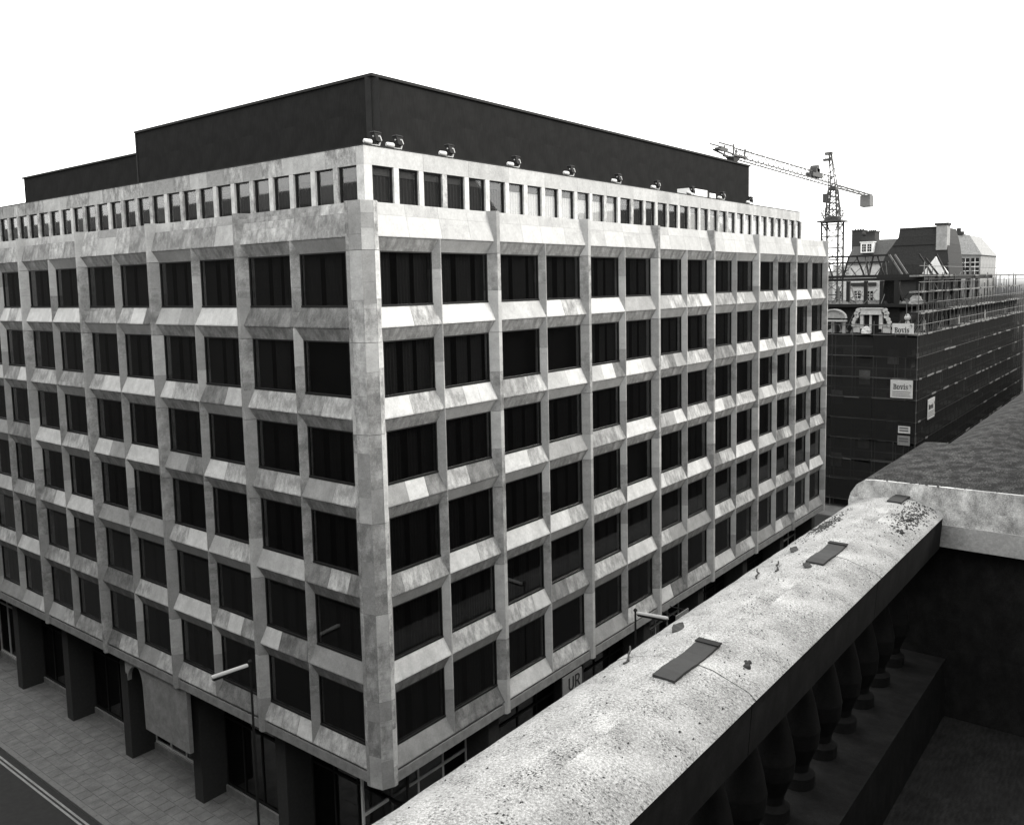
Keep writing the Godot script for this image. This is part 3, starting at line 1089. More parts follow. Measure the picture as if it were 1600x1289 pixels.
	sheet("tarpaulin_bundle", "large pale sheeted bundle behind the scaffold poles under the roof", Vector3(SX + 0.8, 21.62, 0.55), Vector3(0.45, 0.95, 0.6), 4)
	steel_frame()
	scaffolding()
	signs()

func sheet(called: String, label: String, at: Vector3, size: Vector3, seed_: int):
	var st := begin()
	var fn := FastNoiseLite.new()
	fn.seed = seed_
	fn.frequency = 0.9
	var n := 18
	var rings := []
	for k in 9:
		var h := k / 8.0
		var ring := []
		for i in n:
			var t := TAU * i / n
			var r := sqrt(1.0 - pow(h, 2.2) * 0.96) * (1.0 + 0.45 * fn.get_noise_3d(cos(t) * 2.0, h * 2.5, sin(t) * 2.0))
			ring.append(Vector3(cos(t) * r * size.x, h * size.y, sin(t) * r * size.z))
		rings.append(ring)
	for k in 8:
		for i in n:
			var j := (i + 1) % n
			face(st, [rings[k][i], rings[k][j], rings[k + 1][j]], Vector3(0, size.y * 0.4, 0))
			face(st, [rings[k][i], rings[k + 1][j], rings[k + 1][i]], Vector3(0, size.y * 0.4, 0))
	face(st, rings[8], Vector3.ZERO)
	tag(obj(called, st, M.render_grey if seed_ == 4 else M.sign_white, self, Transform3D(Basis(), at)), label, "tarpaulin")

func steel_frame():
	var F := thing("steel_roof_frame", "black steel columns, beams and rafters above the gutted building", "steel frame")
	var x := 73.2
	var st: SurfaceTool
	for z in [-12.2, -9.4, -6.6, -4.8, -3.2, -1.7, 0.4]:
		st = begin()
		var w := 0.34 if z < -2.0 else 0.5
		box(st, Vector3(x - 0.2, 21.6, z - w / 2), Vector3(x + 0.2, 24.0, z + w / 2))
		obj("column", st, M.steel, F)
	for b in [[24.02, 24.3, 0.24], [24.34, 24.62, 0.3], [25.85, 26.02, 0.12], [26.52, 26.7, 0.14]]:
		st = begin()
		var zr := 0.8 if b[0] < 25.0 else -2.6
		box(st, Vector3(x - b[2], b[0], -16.0), Vector3(x + b[2], b[1], zr))
		obj("beam", st, M.steel, F)
	# pairs of rafters and struts between the two levels
	for s in [[-5.8, -5.0], [-3.7, -3.05], [-6.6, -7.1], [-4.1, -4.5], [-4.9, -4.55], [-9.0, -8.3], [-10.2, -10.7], [-11.5, -10.9]]:
		st = begin()
		bar(st, Vector3(x, 26.6, s[0]), Vector3(x, 24.6, s[1]), 0.16, 0.14)
		obj("rafter", st, M.steel, F)
	st = begin()
	for s in [[-4.75, 25.2, -4.45, 25.2], [-4.75, 24.9, -4.45, 24.9], [-4.75, 24.6, -4.75, 26.5], [-4.42, 24.6, -4.42, 26.5]]:
		bar(st, Vector3(x - 0.3, s[1], s[0]), Vector3(x - 0.3, s[3], s[2]), 0.06)
	obj("ladder", st, M.scaffold, F)
	# beam running back along the street side, with its own columns
	st = begin()
	box(st, Vector3(x, 24.0, 0.55), Vector3(110, 24.55, 0.95))
	obj("beam", st, M.steel, F)
	for xx in [76.0, 79.5, 83.0, 87.0, 91.0, 96.0, 101.0]:
		st = begin()
		box(st, Vector3(xx - 0.15, 21.6, 0.5), Vector3(xx + 0.15, 24.0, 0.8))
		obj("column", st, M.steel, F)
	# slanting steels of the new roof, dark against the pale gable
	for s in [[-3.3, 27.0, -1.7, 24.5], [-2.55, 26.5, -1.1, 24.5], [-1.4, 26.9, -0.2, 24.5], [-6.6, 27.05, -5.0, 24.5], [-6.0, 27.05, -4.45, 24.6]]:
		st = begin()
		bar(st, Vector3(88.5, s[1], s[0]), Vector3(88.5, s[3], s[2]), 0.2, 0.18)
		obj("rafter", st, M.steel if s[0] > -5.0 else M.scaffold, F)
	var cl := RandomNumberGenerator.new()
	cl.seed = 77
	for k in 46:
		var px := cl.randf_range(71.6, 76.5)
		var pz := cl.randf_range(-9.5, 0.3)
		var py: float = [18.72, 21.65, 21.65, 24.6][k % 4]
		if py < 20.0: px = cl.randf_range(71.0, 72.8)
		if py > 24.0: px = 73.2 + cl.randf_range(-0.2, 0.2)
		var dirv := Vector3(cl.randf_range(-0.5, 0.5), cl.randf_range(0.05, 1.4), cl.randf_range(-1.0, 1.0)).normalized()
		st = begin()
		if k % 3 == 0: bar(st, Vector3(px, py, pz), Vector3(px, py, pz) + dirv * cl.randf_range(0.8, 2.2), 0.2, 0.05)
		else: tube(st, Vector3(px, py, pz), Vector3(px, py, pz) + dirv * cl.randf_range(1.0, 2.6), 0.035, -1, 6)
		obj("loose_plank" if k % 3 == 0 else "loose_tube", st, [M.board, M.scaffold, M.steel, M.concrete][cl.randi_range(0, 3)], F)
	for k in 40:
		var pz := cl.randf_range(-11.0, 0.4)
		var pc := Vector3(cl.randf_range(71.2, 72.4), 18.66, pz) if k % 2 else Vector3(cl.randf_range(72.9, 74.0), 21.61, pz)
		var e := cl.randf_range(0.1, 0.38)
		st = begin()
		hull(st, [pc + Vector3(-e, 0, -e), pc + Vector3(e, 0, -e * 0.7), pc + Vector3(e, 0, e), pc + Vector3(-e * 0.8, 0, e)],
			[pc + Vector3(-e * 0.5, e * cl.randf_range(0.5, 1.4), -e * 0.6), pc + Vector3(e * 0.6, e * cl.randf_range(0.4, 1.2), -e * 0.4), pc + Vector3(e * 0.5, e, e * 0.6), pc + Vector3(-e * 0.4, e * 0.8, e * 0.5)])
		obj("rubble", st, [M.board, M.sooty_brick, M.render_grey, M.concrete][cl.randi_range(0, 3)], F)
	# dark boarding between deck and beam
	st = begin()
	hull(st, [Vector3(74.0, 21.6, -3.3), Vector3(74.0, 21.6, -1.2), Vector3(75.0, 21.6, -1.2), Vector3(75.0, 21.6, -3.3)],
		[Vector3(74.0, 24.0, -3.3), Vector3(74.0, 24.0, -2.2), Vector3(75.0, 24.0, -2.2), Vector3(75.0, 24.0, -3.3)])
	obj("boarding", st, M.brick_dark, F)

func scaffolding():
	var S := thing("scaffolding", "tube scaffold with dark debris netting round the gutted building", "scaffold")
	var st: SurfaceTool
	var lifts := [1.1, 3.3, 5.5, 7.71, 9.83, 12.05, 14.15, 16.34, 18.55]
	# poles: on the side facing the office block, and along the street
	for k in 13:
		var z := SZ - 2.1 * k
		for dx in [0.0, 1.1]:
			st = begin()
			tube(st, Vector3(SX + dx, 0, z), Vector3(SX + dx, 19.4 + rng.randf_range(0.0, 0.9), z), 0.04, -1, 6)
			obj("pole", st, M.scaffold, S)
	for k in 34:
		var x := SX + 2.0 * k
		for dz in [0.0, -1.1]:
			st = begin()
			tube(st, Vector3(x, 0, SZ + dz), Vector3(x, rng.randf_range(21.5, 25.4), SZ + dz), 0.045, -1, 6)
			obj("pole", st, M.scaffold, S)
	for y in lifts:
		st = begin()
		tube(st, Vector3(SX - 0.05, y, SZ), Vector3(SX - 0.05, y, -25), 0.035, -1, 6)
		obj("ledger", st, M.scaffold, S)
		st = begin()
		tube(st, Vector3(SX - 0.05, y + 1.0, SZ), Vector3(SX - 0.05, y + 1.0, -25), 0.03, -1, 6)
		obj("guard_rail", st, M.scaffold, S)
		st = begin()
		box(st, Vector3(SX + 0.08, y - 0.06, -25), Vector3(SX + 1.05, y - 0.02, SZ - 0.2))
		obj("walk_boards", st, M.board, S)
		for k in 5:
			if rng.randf() < 0.5: continue
			st = begin()
			var tz := rng.randf_range(-22.0, 0.0)
			box(st, Vector3(SX - 0.2, y - 0.06, tz - rng.randf_range(0.6, 2.4)), Vector3(SX - 0.16, y + rng.randf_range(0.02, 0.1), tz))
			obj("toe_board", st, M.sooty_brick if rng.randf() < 0.6 else M.scaffold, S)
	for y in lifts + [20.7, 22.8, 24.4]:
		for dy in [0.0, 1.0]:
			st = begin()
			tube(st, Vector3(SX - 0.3, y + dy, SZ + 0.05), Vector3(SX + 68, y + dy, SZ + 0.05), 0.035, -1, 6)
			obj("ledger" if dy == 0.0 else "guard_rail", st, M.scaffold, S)
		# boards, some lengths pale and new
		var x := SX + 0.3
		while x < SX + 66:
			var ln := rng.randf_range(2.5, 4.2)
			st = begin()
			box(st, Vector3(x, y - 0.07, SZ - 1.0), Vector3(x + ln - 0.1, y + 0.10, SZ - 0.06))
			obj("walk_boards", st, M.board if rng.randf() < 0.6 else M.steel, S)
			if rng.randf() < 0.55:
				st = begin()
				var tl := rng.randf_range(0.6, ln)
				var dy := rng.randf_range(-0.04, 0.04)
				hull(st, [Vector3(x, y - 0.06, SZ + 0.14), Vector3(x + tl, y - 0.06 + dy, SZ + 0.14), Vector3(x + tl, y - 0.06 + dy, SZ + 0.18), Vector3(x, y - 0.06, SZ + 0.18)],
					[Vector3(x, y + 0.12, SZ + 0.14), Vector3(x + tl, y + 0.12 + dy, SZ + 0.14), Vector3(x + tl, y + 0.12 + dy, SZ + 0.18), Vector3(x, y + 0.12, SZ + 0.18)])
				obj("toe_board", st, M.board if rng.randf() < 0.6 else M.concrete, S)
			x += ln
	for k in 26:
		var lx := SX + rng.randf_range(0.5, 30.0)
		var ly: float = [18.6, 20.8, 22.9][k % 3]
		st = begin()
		tube(st, Vector3(lx, ly, SZ - rng.randf_range(0.0, 1.0)), Vector3(lx + rng.randf_range(-3.0, 3.0), ly + rng.randf_range(1.6, 3.4), SZ - rng.randf_range(0.0, 1.0)), 0.045, -1, 6)
		obj("brace", st, M.scaffold if k % 2 else M.concrete, S)
	# netting hung lift by lift
	for i in lifts.size() - 1:
		var y0: float = lifts[i] + 0.04
		var y1: float = lifts[i + 1] - 0.04
		for k in 6:
			var za := SZ - 0.05 - 4.2 * k
			var zb := za - 4.17
			var lap := rng.randf_range(-0.25, 0.1)
			st = begin()
			hull(st, [Vector3(SX - 0.10, y0, zb), Vector3(SX - 0.10, y0 + lap * 0.3, za), Vector3(SX - 0.11, y0 + lap * 0.3, za), Vector3(SX - 0.11, y0, zb)],
				[Vector3(SX - 0.12, y1, zb), Vector3(SX - 0.12, y1 + lap, za), Vector3(SX - 0.13, y1 + lap, za), Vector3(SX - 0.13, y1, zb)])
			obj("netting", st, M.nets[rng.randi_range(0, 2)], S)
		st = begin()
		box(st, Vector3(SX, y0, SZ + 0.10), Vector3(SX + 67, y1, SZ + 0.11))
		obj("netting", st, M.net_thin, S)

func signs():
	var specs := [
		[Vector3(SX - 0.2, 19.22, -0.36), Vector2(2.02, 1.02), -PI / 2, "white site board lettered Bovis at the top of the scaffold", 0],
		[Vector3(SX - 0.2, 13.15, -0.36), Vector2(2.12, 1.82), -PI / 2, "large white site board lettered Bovis half way down the scaffold corner", 1],
		[Vector3(76.0, 10.65, SZ + 0.22), Vector2(2.95, 2.1), 0.0, "tall white site board lettered Bovis round the corner on the street side", 1],
		[Vector3(SX - 0.2, 9.05, -0.02), Vector2(1.14, 0.72), -PI / 2, "small pale lettered board low on the scaffold corner", 2],
		[Vector3(SX - 0.2, 7.95, -0.04), Vector2(1.18, 0.98), -PI / 2, "dull grey lettered board, lowest on the scaffold corner", 3]]
	for s in specs:
		var o := thing("site_sign", s[3].replace(" lettered Bovis", " with bold serif lettering"), "sign", s[0], s[2], "contractor's boards on the scaffold")
		var st := begin()
		var w: float = s[1].x
		var h: float = s[1].y
		box(st, Vector3(-w / 2, -h / 2, -0.03), Vector3(w / 2, h / 2, 0.03))
		obj("board", st, M.sign_grey if s[4] == 3 else M.sign_white, o)
		if s[4] <= 1:
			var fs := 0.62
			var tm := text("Bovis", fs, "Droid Serif")
			var tx := Transform3D(Basis.from_scale(Vector3(0.84 if s[2] != 0.0 else 1.15, 1.2, 1)), Vector3(-0.1 if s[2] != 0.0 else -0.2, -0.16 if s[4] == 0 else 0.22, 0.04))
			inst("lettering", tm, M.ink, o, tx)
			# small bird mark
			st = begin()
			var cx := w / 2 - 0.24
			var cy := h / 2 - (0.3 if s[4] == 0 else 0.62)
			for k in 5:
				var t0 := 1.4 - 0.5 * k
				var t1 := 1.4 - 0.5 * (k + 1)
				bar(st, Vector3(cx - 0.1 + 0.18 * cos(t0), cy + 0.18 * sin(t0), 0.04), Vector3(cx - 0.1 + 0.18 * cos(t1), cy + 0.18 * sin(t1), 0.04), 0.02, 0.05 - 0.006 * k)
			bar(st, Vector3(cx - 0.14, cy + 0.02, 0.04), Vector3(cx + 0.06, cy + 0.08, 0.04), 0.02, 0.03)
			obj("bird_mark", st, M.ink, o)
			if s[4] == 1:
				st = begin()
				for k in 3:
					box(st, Vector3(-w * 0.41, -h * 0.18 - 0.2 * k, 0.031), Vector3(w * 0.41 - 0.1 * (k % 2), -h * 0.18 - 0.2 * k + 0.07, 0.036))
				obj("small_print", st, M.mortar, o)
		else:
			st = begin()
			for k in 2:
				box(st, Vector3(-w * 0.4, h * 0.12 - 0.26 * k, 0.031), Vector3(w * 0.36, h * 0.12 - 0.26 * k + 0.15, 0.036))
			obj("small_print", st, M.mortar, o)

# ---------------------------------------------------------------- tower crane
func crane():
	var C := thing("tower_crane", "dark lattice tower crane standing over the building site", "crane", Vector3(81.0, 0, -10.95))
	var st: SurfaceTool
	var a := 0.95
	for s in [[-1, -1], [-1, 1], [1, 1], [1, -1]]:
		st = begin()
		bar(st, Vector3(s[0] * a, 18.0, s[1] * a), Vector3(s[0] * a, 30.9, s[1] * a), 0.17)
		obj("mast_leg", st, M.crane, C)
	var y := 18.4
	var flip := false
	while y < 30.6:
		st = begin()
		var cs := [Vector3(-a, 0, -a), Vector3(-a, 0, a), Vector3(a, 0, a), Vector3(a, 0, -a)]
		for k in 4:
			var p: Vector3 = cs[k]
			var q: Vector3 = cs[(k + 1) % 4]
			bar(st, p + Vector3(0, y, 0), q + Vector3(0, y, 0), 0.08)
			if flip: bar(st, p + Vector3(0, y, 0), q + Vector3(0, y + 1.35, 0), 0.07)
			else: bar(st, q + Vector3(0, y, 0), p + Vector3(0, y + 1.35, 0), 0.07)
		obj("mast_bracing", st, M.crane, C)
		flip = not flip
		y += 1.35
	st = begin()
	box(st, Vector3(-1.35, 30.82, -1.35), Vector3(1.35, 30.98, 1.35))
	obj("platform", st, M.crane, C)
	st = begin()
	for k in 4:
		var cs := [Vector3(-1.0, 0, -1.0), Vector3(-1.0, 0, 1.0), Vector3(1.0, 0, 1.0), Vector3(1.0, 0, -1.0)]
		var p: Vector3 = cs[k]
		var q: Vector3 = cs[(k + 1) % 4]
		for t in [0.0, 0.33, 0.66]:
			bar(st, p.lerp(q, t) + Vector3(0, 31.0, 0), p.lerp(q, t) + Vector3(0, 32.5, 0), 0.06)
		bar(st, p + Vector3(0, 31.55, 0), q + Vector3(0, 31.55, 0), 0.05)
		bar(st, p + Vector3(0, 32.1, 0), q + Vector3(0, 32.1, 0), 0.05)
		bar(st, p * 1.0 + Vector3(0, 30.82, 0), p * 0.5 + Vector3(0, 29.8, 0), 0.1)
	obj("guard_rail", st, M.crane, C)
	st = begin()
	lathe(st, Vector3(0, 0, 0), [[0.95, 30.99], [0.95, 31.3], [0.75, 31.5], [0.0, 31.52]], 10)
	box(st, Vector3(-0.45, 34.45, -0.45), Vector3(0.45, 34.8, 0.45))
	obj("slewing_ring", st, M.crane, C)
	for s in [[-1, -1], [-1, 1], [1, 1], [1, -1]]:
		st = begin()
		bar(st, Vector3(s[0] * 0.66, 31.5, s[1] * 0.66), Vector3(s[0] * 0.42, 34.5, s[1] * 0.42), 0.14)
		obj("slewing_leg", st, M.crane, C)
	st = begin()
	for k in 4:
		var w0 := lerpf(0.66, 0.42, k / 4.0)
		var w1 := lerpf(0.66, 0.42, (k + 1) / 4.0)
		var h0 := lerpf(31.5, 34.5, k / 4.0)
		var h1 := lerpf(31.5, 34.5, (k + 1) / 4.0)
		for s in [-1, 1]:
			bar(st, Vector3(-w0, h0, s * w0), Vector3(w1, h1, s * w1), 0.08)
			bar(st, Vector3(w0, h0, s * w0), Vector3(-w1, h1, s * w1), 0.08)
			bar(st, Vector3(s * w0, h0, -w0), Vector3(s * w1, h1, w1), 0.08)
			bar(st, Vector3(s * w1, h1, -w1), Vector3(s * w1, h1, w1), 0.08)
	obj("slewing_bracing", st, M.crane, C)
	st = begin()
	box(st, Vector3(-0.4, 33.1, -1.05), Vector3(0.4, 34.1, -0.6))
	obj("cab", st, M.crane, C)
	# tower head
	st = begin()
	for s in [[-1, -1], [-1, 1], [1, 1], [1, -1]]:
		bar(st, Vector3(s[0] * 0.4, 34.7, s[1] * 0.4), Vector3(s[0] * 0.1, 38.7, -0.4 + s[1] * 0.1), 0.09)
	for k in 5:
		var f := k / 5.0
		var w := lerpf(0.4, 0.1, f)
		var yy := lerpf(34.9, 38.7, f)
		bar(st, Vector3(-w, yy, -w - 0.4 * f), Vector3(w, yy + 0.5, w - 0.4 * f), 0.06)
		bar(st, Vector3(w, yy, -w - 0.4 * f), Vector3(-w, yy + 0.5, w - 0.4 * f), 0.06)
	box(st, Vector3(-0.2, 38.5, -0.95), Vector3(0.2, 38.8, -0.15))
	box(st, Vector3(-0.25, 37.85, -1.15), Vector3(0.25, 38.1, -0.3))
	obj("tower_head", st, M.crane, C)
	# jib: a triangular truss towards the camera side, counter jib behind
	var jd := Vector3(-1, 0, 0.035).normalized()
	var js := Vector3(0.035, 0, 1).normalized()
	var L := 30.0
	for s in [-0.5, 0.5]:
		st = begin()
		bar(st, Vector3(0, 35.0, 0) + js * s, Vector3(0, 35.0, 0) + jd * L + js * s * 0.7, 0.09)
		obj("jib_chord", st, M.crane, C)
	st = begin()
	bar(st, Vector3(0, 35.95, 0), Vector3(0, 35.8, 0) + jd * (L - 1.0), 0.09)
	obj("jib_chord", st, M.crane, C)
	st = begin()
	for k in 22:
		var d0 := L * k / 22.0
		var d1 := L * (k + 1) / 22.0
		var p := Vector3(0, 35.0, 0) + jd * d0
		var q := Vector3(0, 35.93, 0) + jd * (d0 + d1) * 0.5
		for s in [-0.45, 0.45]:
			bar(st, p + js * s, q, 0.035)
			bar(st, q, Vector3(0, 35.0, 0) + jd * d1 + js * s, 0.035)
		bar(st, p - js * 0.45, p + js * 0.45, 0.035)
	var lace := obj("jib_lacing", st, M.crane, C)
	lace.set_meta("kind", "stuff")
	st = begin()
	var tipc := Vector3(0, 35.0, 0) + jd * L
	for z in [-0.42, 0.42]:
		bar(st, tipc + Vector3(-3.0, 0.3, z * 0.6), tipc + Vector3(0.6, 0.05, z), 0.12)
		bar(st, tipc + Vector3(-3.2, 0.75, z), tipc + Vector3(-0.3, 0.75, z), 0.1)
		bar(st, tipc + Vector3(-0.4, 0.05, z), tipc + Vector3(-0.4, 0.95, z), 0.1)
		bar(st, tipc + Vector3(1.9, 0.05, z), tipc + Vector3(2.0, 0.8, z), 0.12)
		bar(st, tipc + Vector3(-0.6, 0.05, z), tipc + Vector3(2.2, 0.1, z), 0.16)
	box(st, tipc + Vector3(-2.6, 0.32, -0.3), tipc + Vector3(-1.2, 0.5, 0.3))
	hull(st, [tipc + Vector3(0.4, -0.8, 0), tipc + Vector3(0.5, -0.8, 0), tipc + Vector3(0.5, -0.8, 0.1), tipc + Vector3(0.4, -0.8, 0.1)],
		[tipc + Vector3(-0.3, -0.05, -0.4), tipc + Vector3(1.1, -0.05, -0.4), tipc + Vector3(1.1, -0.05, 0.4), tipc + Vector3(-0.3, -0.05, 0.4)])
	obj("jib_head", st, M.crane, C)
	st = begin()
	var tr := Vector3(0, 35.9, 0) + jd * 6.8
	box(st, tr + Vector3(-0.6, -0.2, -0.4), tr + Vector3(0.6, 0.3, 0.4))
	tube(st, tr + Vector3(0, 0.3, -0.4), tr + Vector3(0, 0.3, 0.4), 0.4)
	box(st, tr + Vector3(-1.6, -0.6, -0.4), tr + Vector3(1.4, -0.2, 0.4))
	obj("winch", st, M.crane, C)
	st = begin()
	for s in [-0.45, 0.45]:
		bar(st, Vector3(0, 35.0, 0) + js * s, Vector3(0, 35.0, 0) - jd * 15.5 + js * s, 0.14)
	for k in 12:
		var p := Vector3(0, 35.0, 0) - jd * (1.29 * k)
		var q := Vector3(0, 35.0, 0) - jd * (1.29 * (k + 1))
		bar(st, p + js * (-0.45 if k % 2 else 0.45), q + js * (0.45 if k % 2 else -0.45), 0.07)
		bar(st, p + js * 0.45 + Vector3(0, 0.9, 0), q + js * 0.45 + Vector3(0, 0.9, 0), 0.04)
		bar(st, p + js * 0.45, p + js * 0.45 + Vector3(0, 0.9, 0), 0.04)
	obj("counter_jib", st, M.crane, C)
	st = begin()
	var cw := Vector3(0, 35.0, 0) - jd * 14.6
	box(st, cw + Vector3(-0.7, -1.5, -0.62), cw + Vector3(0.9, -0.1, 0.62))
	obj("counterweight", st, M.concrete, C)
	st = begin()
	for s in [8.0, 17.0, 26.5]:
		tube(st, Vector3(0, 38.6, -0.4), Vector3(0, 35.85, 0) + jd * s, 0.022, -1, 5)
	tube(st, Vector3(0, 38.6, -0.4), Vector3(0, 35.1, 0) - jd * 14.5, 0.022, -1, 5)
	obj("pendant_line", st, M.crane, C)

# ---------------------------------------------------------------- old houses behind the site
func dormer(parent: Node, at: Vector3, w: float, h: float):
	var st := begin()
	box(st, at + Vector3(0, 0, -w / 2), at + Vector3(1.6, h, w / 2))
	box(st, at + Vector3(-0.1, h, -w / 2 - 0.1), at + Vector3(1.6, h + 0.12, w / 2 + 0.1))
	var d := obj("dormer", st, M.white, parent)
	for s in [-1, 1]:
		var c := at + Vector3(-0.02, h * 0.48, s * w * 0.22)
		st = begin()
		box(st, c + Vector3(0, -h * 0.36, -w * 0.16), c + Vector3(0.03, h * 0.36, w * 0.16))
		var p := obj("window", st, M.black, d)
	st = begin()
	for s in [-1, 1]:
		var c := at + Vector3(-0.04, h * 0.48, s * w * 0.22)
		bar(st, c + Vector3(0, -h * 0.36, 0), c + Vector3(0, h * 0.36, 0), 0.035)
		for q in [-0.12, 0.12]:
			bar(st, c + Vector3(0, h * q, -w * 0.16), c + Vector3(0, h * q, w * 0.16), 0.035)
	obj("glazing_bar", st, M.white, d)

func old_houses():
	var H := thing("white_house", "white rendered house with slate mansard and dormer behind the steel frame", "house")
	var st := begin()
	box(st, Vector3(104, 0, -18.4), Vector3(116, 26.3, -11.4))
	obj("wall", st, M.render_white, H)
	st = begin()
	box(st, Vector3(105, 0, -40.0), Vector3(116, 25.4, -18.4))
	obj("side_wall", st, M.render_grey, H)
	st = begin()
	hull(st, [Vector3(103.8, 26.3, -16.6), Vector3(103.8, 26.3, -8.8), Vector3(116, 26.3, -8.8), Vector3(116, 26.3, -16.6)],
		[Vector3(105.4, 29.65, -15.7), Vector3(105.4, 29.65, -9.2), Vector3(113, 29.65, -9.2), Vector3(113, 29.65, -15.7)])
	obj("roof", st, M.slate_mid, H)
	for c in [[-16.2, -14.75, 31.0], [-14.25, -13.05, 30.75]]:
		st = begin()
		box(st, Vector3(105.2, 28.4, c[0]), Vector3(107.4, c[2], c[1]))
		box(st, Vector3(105.1, c[2], c[0] - 0.08), Vector3(107.5, c[2] + 0.14, c[1] + 0.08))
		for q in 4:
			var cz: float = lerpf(c[0] + 0.2, c[1] - 0.2, q / 3.0)
			tube(st, Vector3(106.2, c[2] + 0.14, cz), Vector3(106.2, c[2] + 0.34, cz), 0.13, 0.11, 8)
		obj("chimney", st, M.sooty_brick, H)
	st = begin()
	box(st, Vector3(105.0, 28.4, -16.1), Vector3(106.8, 30.2, -13.1))
	obj("chimney_base", st, M.sooty_brick, H)
	dormer(H, Vector3(103.9, 27.85, -13.75), 1.65, 1.42)
	for w in [[-14.9, 21.6, 22.6, 0.42], [-13.2, 21.3, 22.55, 0.38], [-16.6, 24.95, 26.0, 0.45], [-17.6, 21.5, 22.6, 0.4]]:
		st = begin()
		box(st, Vector3(103.94, w[1], w[0] - w[3]), Vector3(103.99, w[2], w[0] + w[3]))
		var o := obj("window", st, M.black if w[1] < 24.0 else M.render_grey, H)
		st = begin()
		bar(st, Vector3(103.93, w[1], w[0]), Vector3(103.93, w[2], w[0]), 0.06)
		for q in [0.33, 0.66]:
			bar(st, Vector3(103.93, lerpf(w[1], w[2], q), w[0] - w[3]), Vector3(103.93, lerpf(w[1], w[2], q), w[0] + w[3]), 0.05)
		obj("glazing_bar", st, M.white, o)
	st = begin()
	box(st, Vector3(103.7, 23.3, -15.8), Vector3(104.0, 23.75, -12.4))
	obj("string_course", st, M.sooty_brick, H)

	var R := thing("slate_roofed_house", "house with big dark steep slate roof and tall stained chimney behind the site", "house")
	st = begin()
	box(st, Vector3(95.6, 0, -9.0), Vector3(103, 24.2, -1.5))
	obj("wall", st, M.sooty_brick, R)
	# flared skirt, steep slope, then the nearly upright top
	var rings := [[95.0, 24.0, -10.0, -1.2], [95.05, 25.9, -9.3, -1.4], [95.3, 27.3, -8.85, -1.6], [95.5, 28.36, -8.1, -1.75], [95.62, 29.4, -7.45, -2.0], [95.8, 30.44, -7.36, -2.3]]
	for k in rings.size() - 1:
		var p = rings[k]
		var q = rings[k + 1]
		st = begin()
		hull(st, [Vector3(p[0], p[1] + 0.01, p[2]), Vector3(p[0], p[1] + 0.01, p[3]), Vector3(103, p[1] + 0.01, p[3]), Vector3(103, p[1] + 0.01, p[2])],
			[Vector3(q[0], q[1], q[2]), Vector3(q[0], q[1], q[3]), Vector3(103, q[1], q[3]), Vector3(103, q[1], q[2])])
		obj("roof_slope", st, M.slate_dark, R)
	st = begin()
	bar(st, Vector3(95.44, 28.36, -8.1), Vector3(95.44, 28.36, -1.75), 0.12, 0.08)
	bar(st, Vector3(95.8, 30.46, -7.36), Vector3(95.8, 30.46, -2.3), 0.2, 0.12)
	obj("roof_roll", st, M.lead, R)
	st = begin()
	box(st, Vector3(95.2, 27.6, -2.95), Vector3(96.8, 30.6, -1.72))
	obj("chimney", st, M.render_grey, R)
	st = begin()
	box(st, Vector3(95.1, 30.6, -3.15), Vector3(96.9, 30.88, -1.6))
	obj("chimney_cap", st, M.sooty_brick, R)
	# pale gable seen through the new steel rafters
	var G := thing("pale_gable", "small white boarded gable showing between the slanting steel rafters", "gable")
	for k in 6:
		var za := -1.5 + 0.5 * k
		var zb := za + 0.485
		var ha := 2.1 * (1.0 - absf(za) / 1.55)
		var hb := 2.1 * (1.0 - absf(zb) / 1.55)
		st = begin()
		extrude(st, PackedVector2Array([Vector2(za, 0), Vector2(zb, 0), Vector2(zb, maxf(hb, 0.06)), Vector2(za, maxf(ha, 0.06))]), Vector3(90.0, 24.6, -1.8), Vector3(0, 0, 1), Vector3(0, 1, 0), Vector3(0.2, 0, 0))
		obj("board", st, M.white, G)
	st = begin()
	box(st, Vector3(90.0, 21.6, -3.6), Vector3(90.4, 24.59, -0.3))
	obj("lower_wall", st, M.sooty_brick, G)

	var P := thing("pale_roofed_house", "house with pale roof slope and tall barred windows at far right", "house")
	st = begin()
	box(st, Vector3(116, 0, -6.6), Vector3(128, 27.6, -1.6))
	obj("wall", st, M.render_grey, P)
	st = begin()
	hull(st, [Vector3(115.8, 27.6, -7.0), Vector3(115.8, 27.3, -1.4), Vector3(128, 27.3, -1.4), Vector3(128, 27.6, -7.0)],
		[Vector3(117.2, 30.95, -6.3), Vector3(117.6, 30.2, -3.4), Vector3(126, 30.2, -3.4), Vector3(126, 30.95, -6.3)])
	obj("roof", st, M.slate_pale, P)
	st = begin()
	box(st, Vector3(117.4, 30.3, -5.1), Vector3(117.9, 31.3, -4.6))
	box(st, Vector3(117.2, 30.3, -5.5), Vector3(118.2, 30.8, -4.2))
	obj("chimney", st, M.sooty_brick, P)
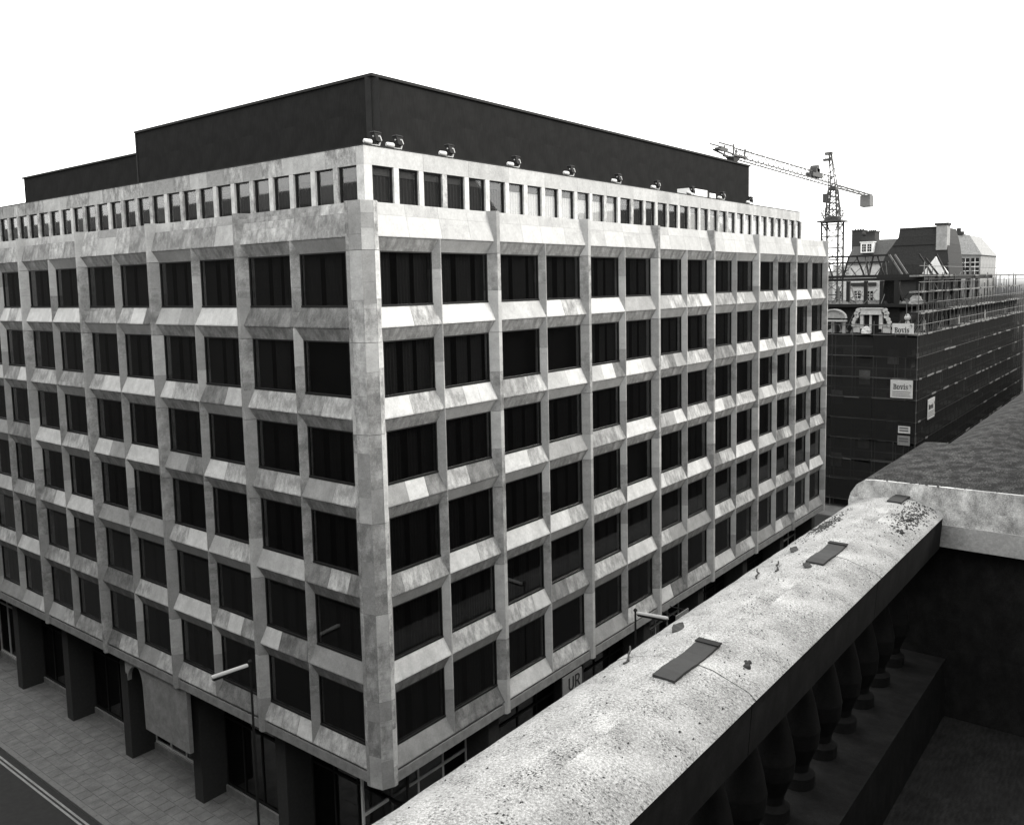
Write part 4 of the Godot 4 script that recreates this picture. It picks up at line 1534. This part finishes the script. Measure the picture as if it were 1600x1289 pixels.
	for z in [-5.2, -3.55, -2.3]:
		st = begin()
		box(st, Vector3(115.93, 23.8, z - 0.5), Vector3(115.98, 26.9, z + 0.5))
		var o := obj("window", st, M.black, P)
		st = begin()
		for q in 5:
			bar(st, Vector3(115.92, 23.9 + 0.6 * q, z - 0.5), Vector3(115.92, 23.9 + 0.6 * q, z + 0.5), 0.09)
		bar(st, Vector3(115.92, 23.8, z), Vector3(115.92, 26.9, z), 0.07)
		obj("glazing_bar", st, M.white, o)

# ---------------------------------------------------------------- build
func _ready():
	rng.seed = 1972
	# camera
	var cam := Camera3D.new()
	cam.name = "camera"
	add_child(cam)
	cam.position = Vector3(-19.719, 24.135, 22.276)
	cam.rotation = Vector3(-0.0988, -0.9104, -0.0197)
	var near := 0.1
	cam.set_frustum(near * 1289.0 / 1336.74, Vector2(-25.0, -64.5) / 1336.74 * near, near, 1500.0)
	cam.current = true
	# sky, sun, exposure
	var we := WorldEnvironment.new()
	we.name = "world_environment"
	var env := Environment.new()
	env.background_mode = Environment.BG_SKY
	var sky := Sky.new()
	var sm := ProceduralSkyMaterial.new()
	sm.sky_top_color = Color(1.0, 1.0, 0.995)
	sm.sky_horizon_color = Color(0.97, 0.97, 0.96)
	sm.sky_curve = 0.2
	sm.ground_bottom_color = Color(0.2, 0.2, 0.2)
	sm.ground_horizon_color = Color(0.5, 0.5, 0.5)
	sm.sky_energy_multiplier = 1.35
	sm.sun_angle_max = 0.0
	sky.sky_material = sm
	env.sky = sky
	env.tonemap_mode = Environment.TONE_MAPPER_LINEAR
	env.tonemap_exposure = 1.33
	env.sdfgi_enabled = true
	env.ssao_enabled = true
	env.ssil_enabled = true
	we.environment = env
	add_child(we)
	var sun := DirectionalLight3D.new()
	sun.name = "sun"
	add_child(sun)
	sun.look_at_from_position(Vector3(0.72, 0.52, 0.62) * 50.0, Vector3.ZERO)
	sun.light_energy = 1.25
	sun.light_color = Color(1.0, 0.99, 0.97)
	sun.light_angular_distance = 20.0
	sun.shadow_enabled = true
	make_materials()
	street()
	office()
	near_buildings()
	site()
	old_houses()
	crane()
	floodlights()
	balustrade()
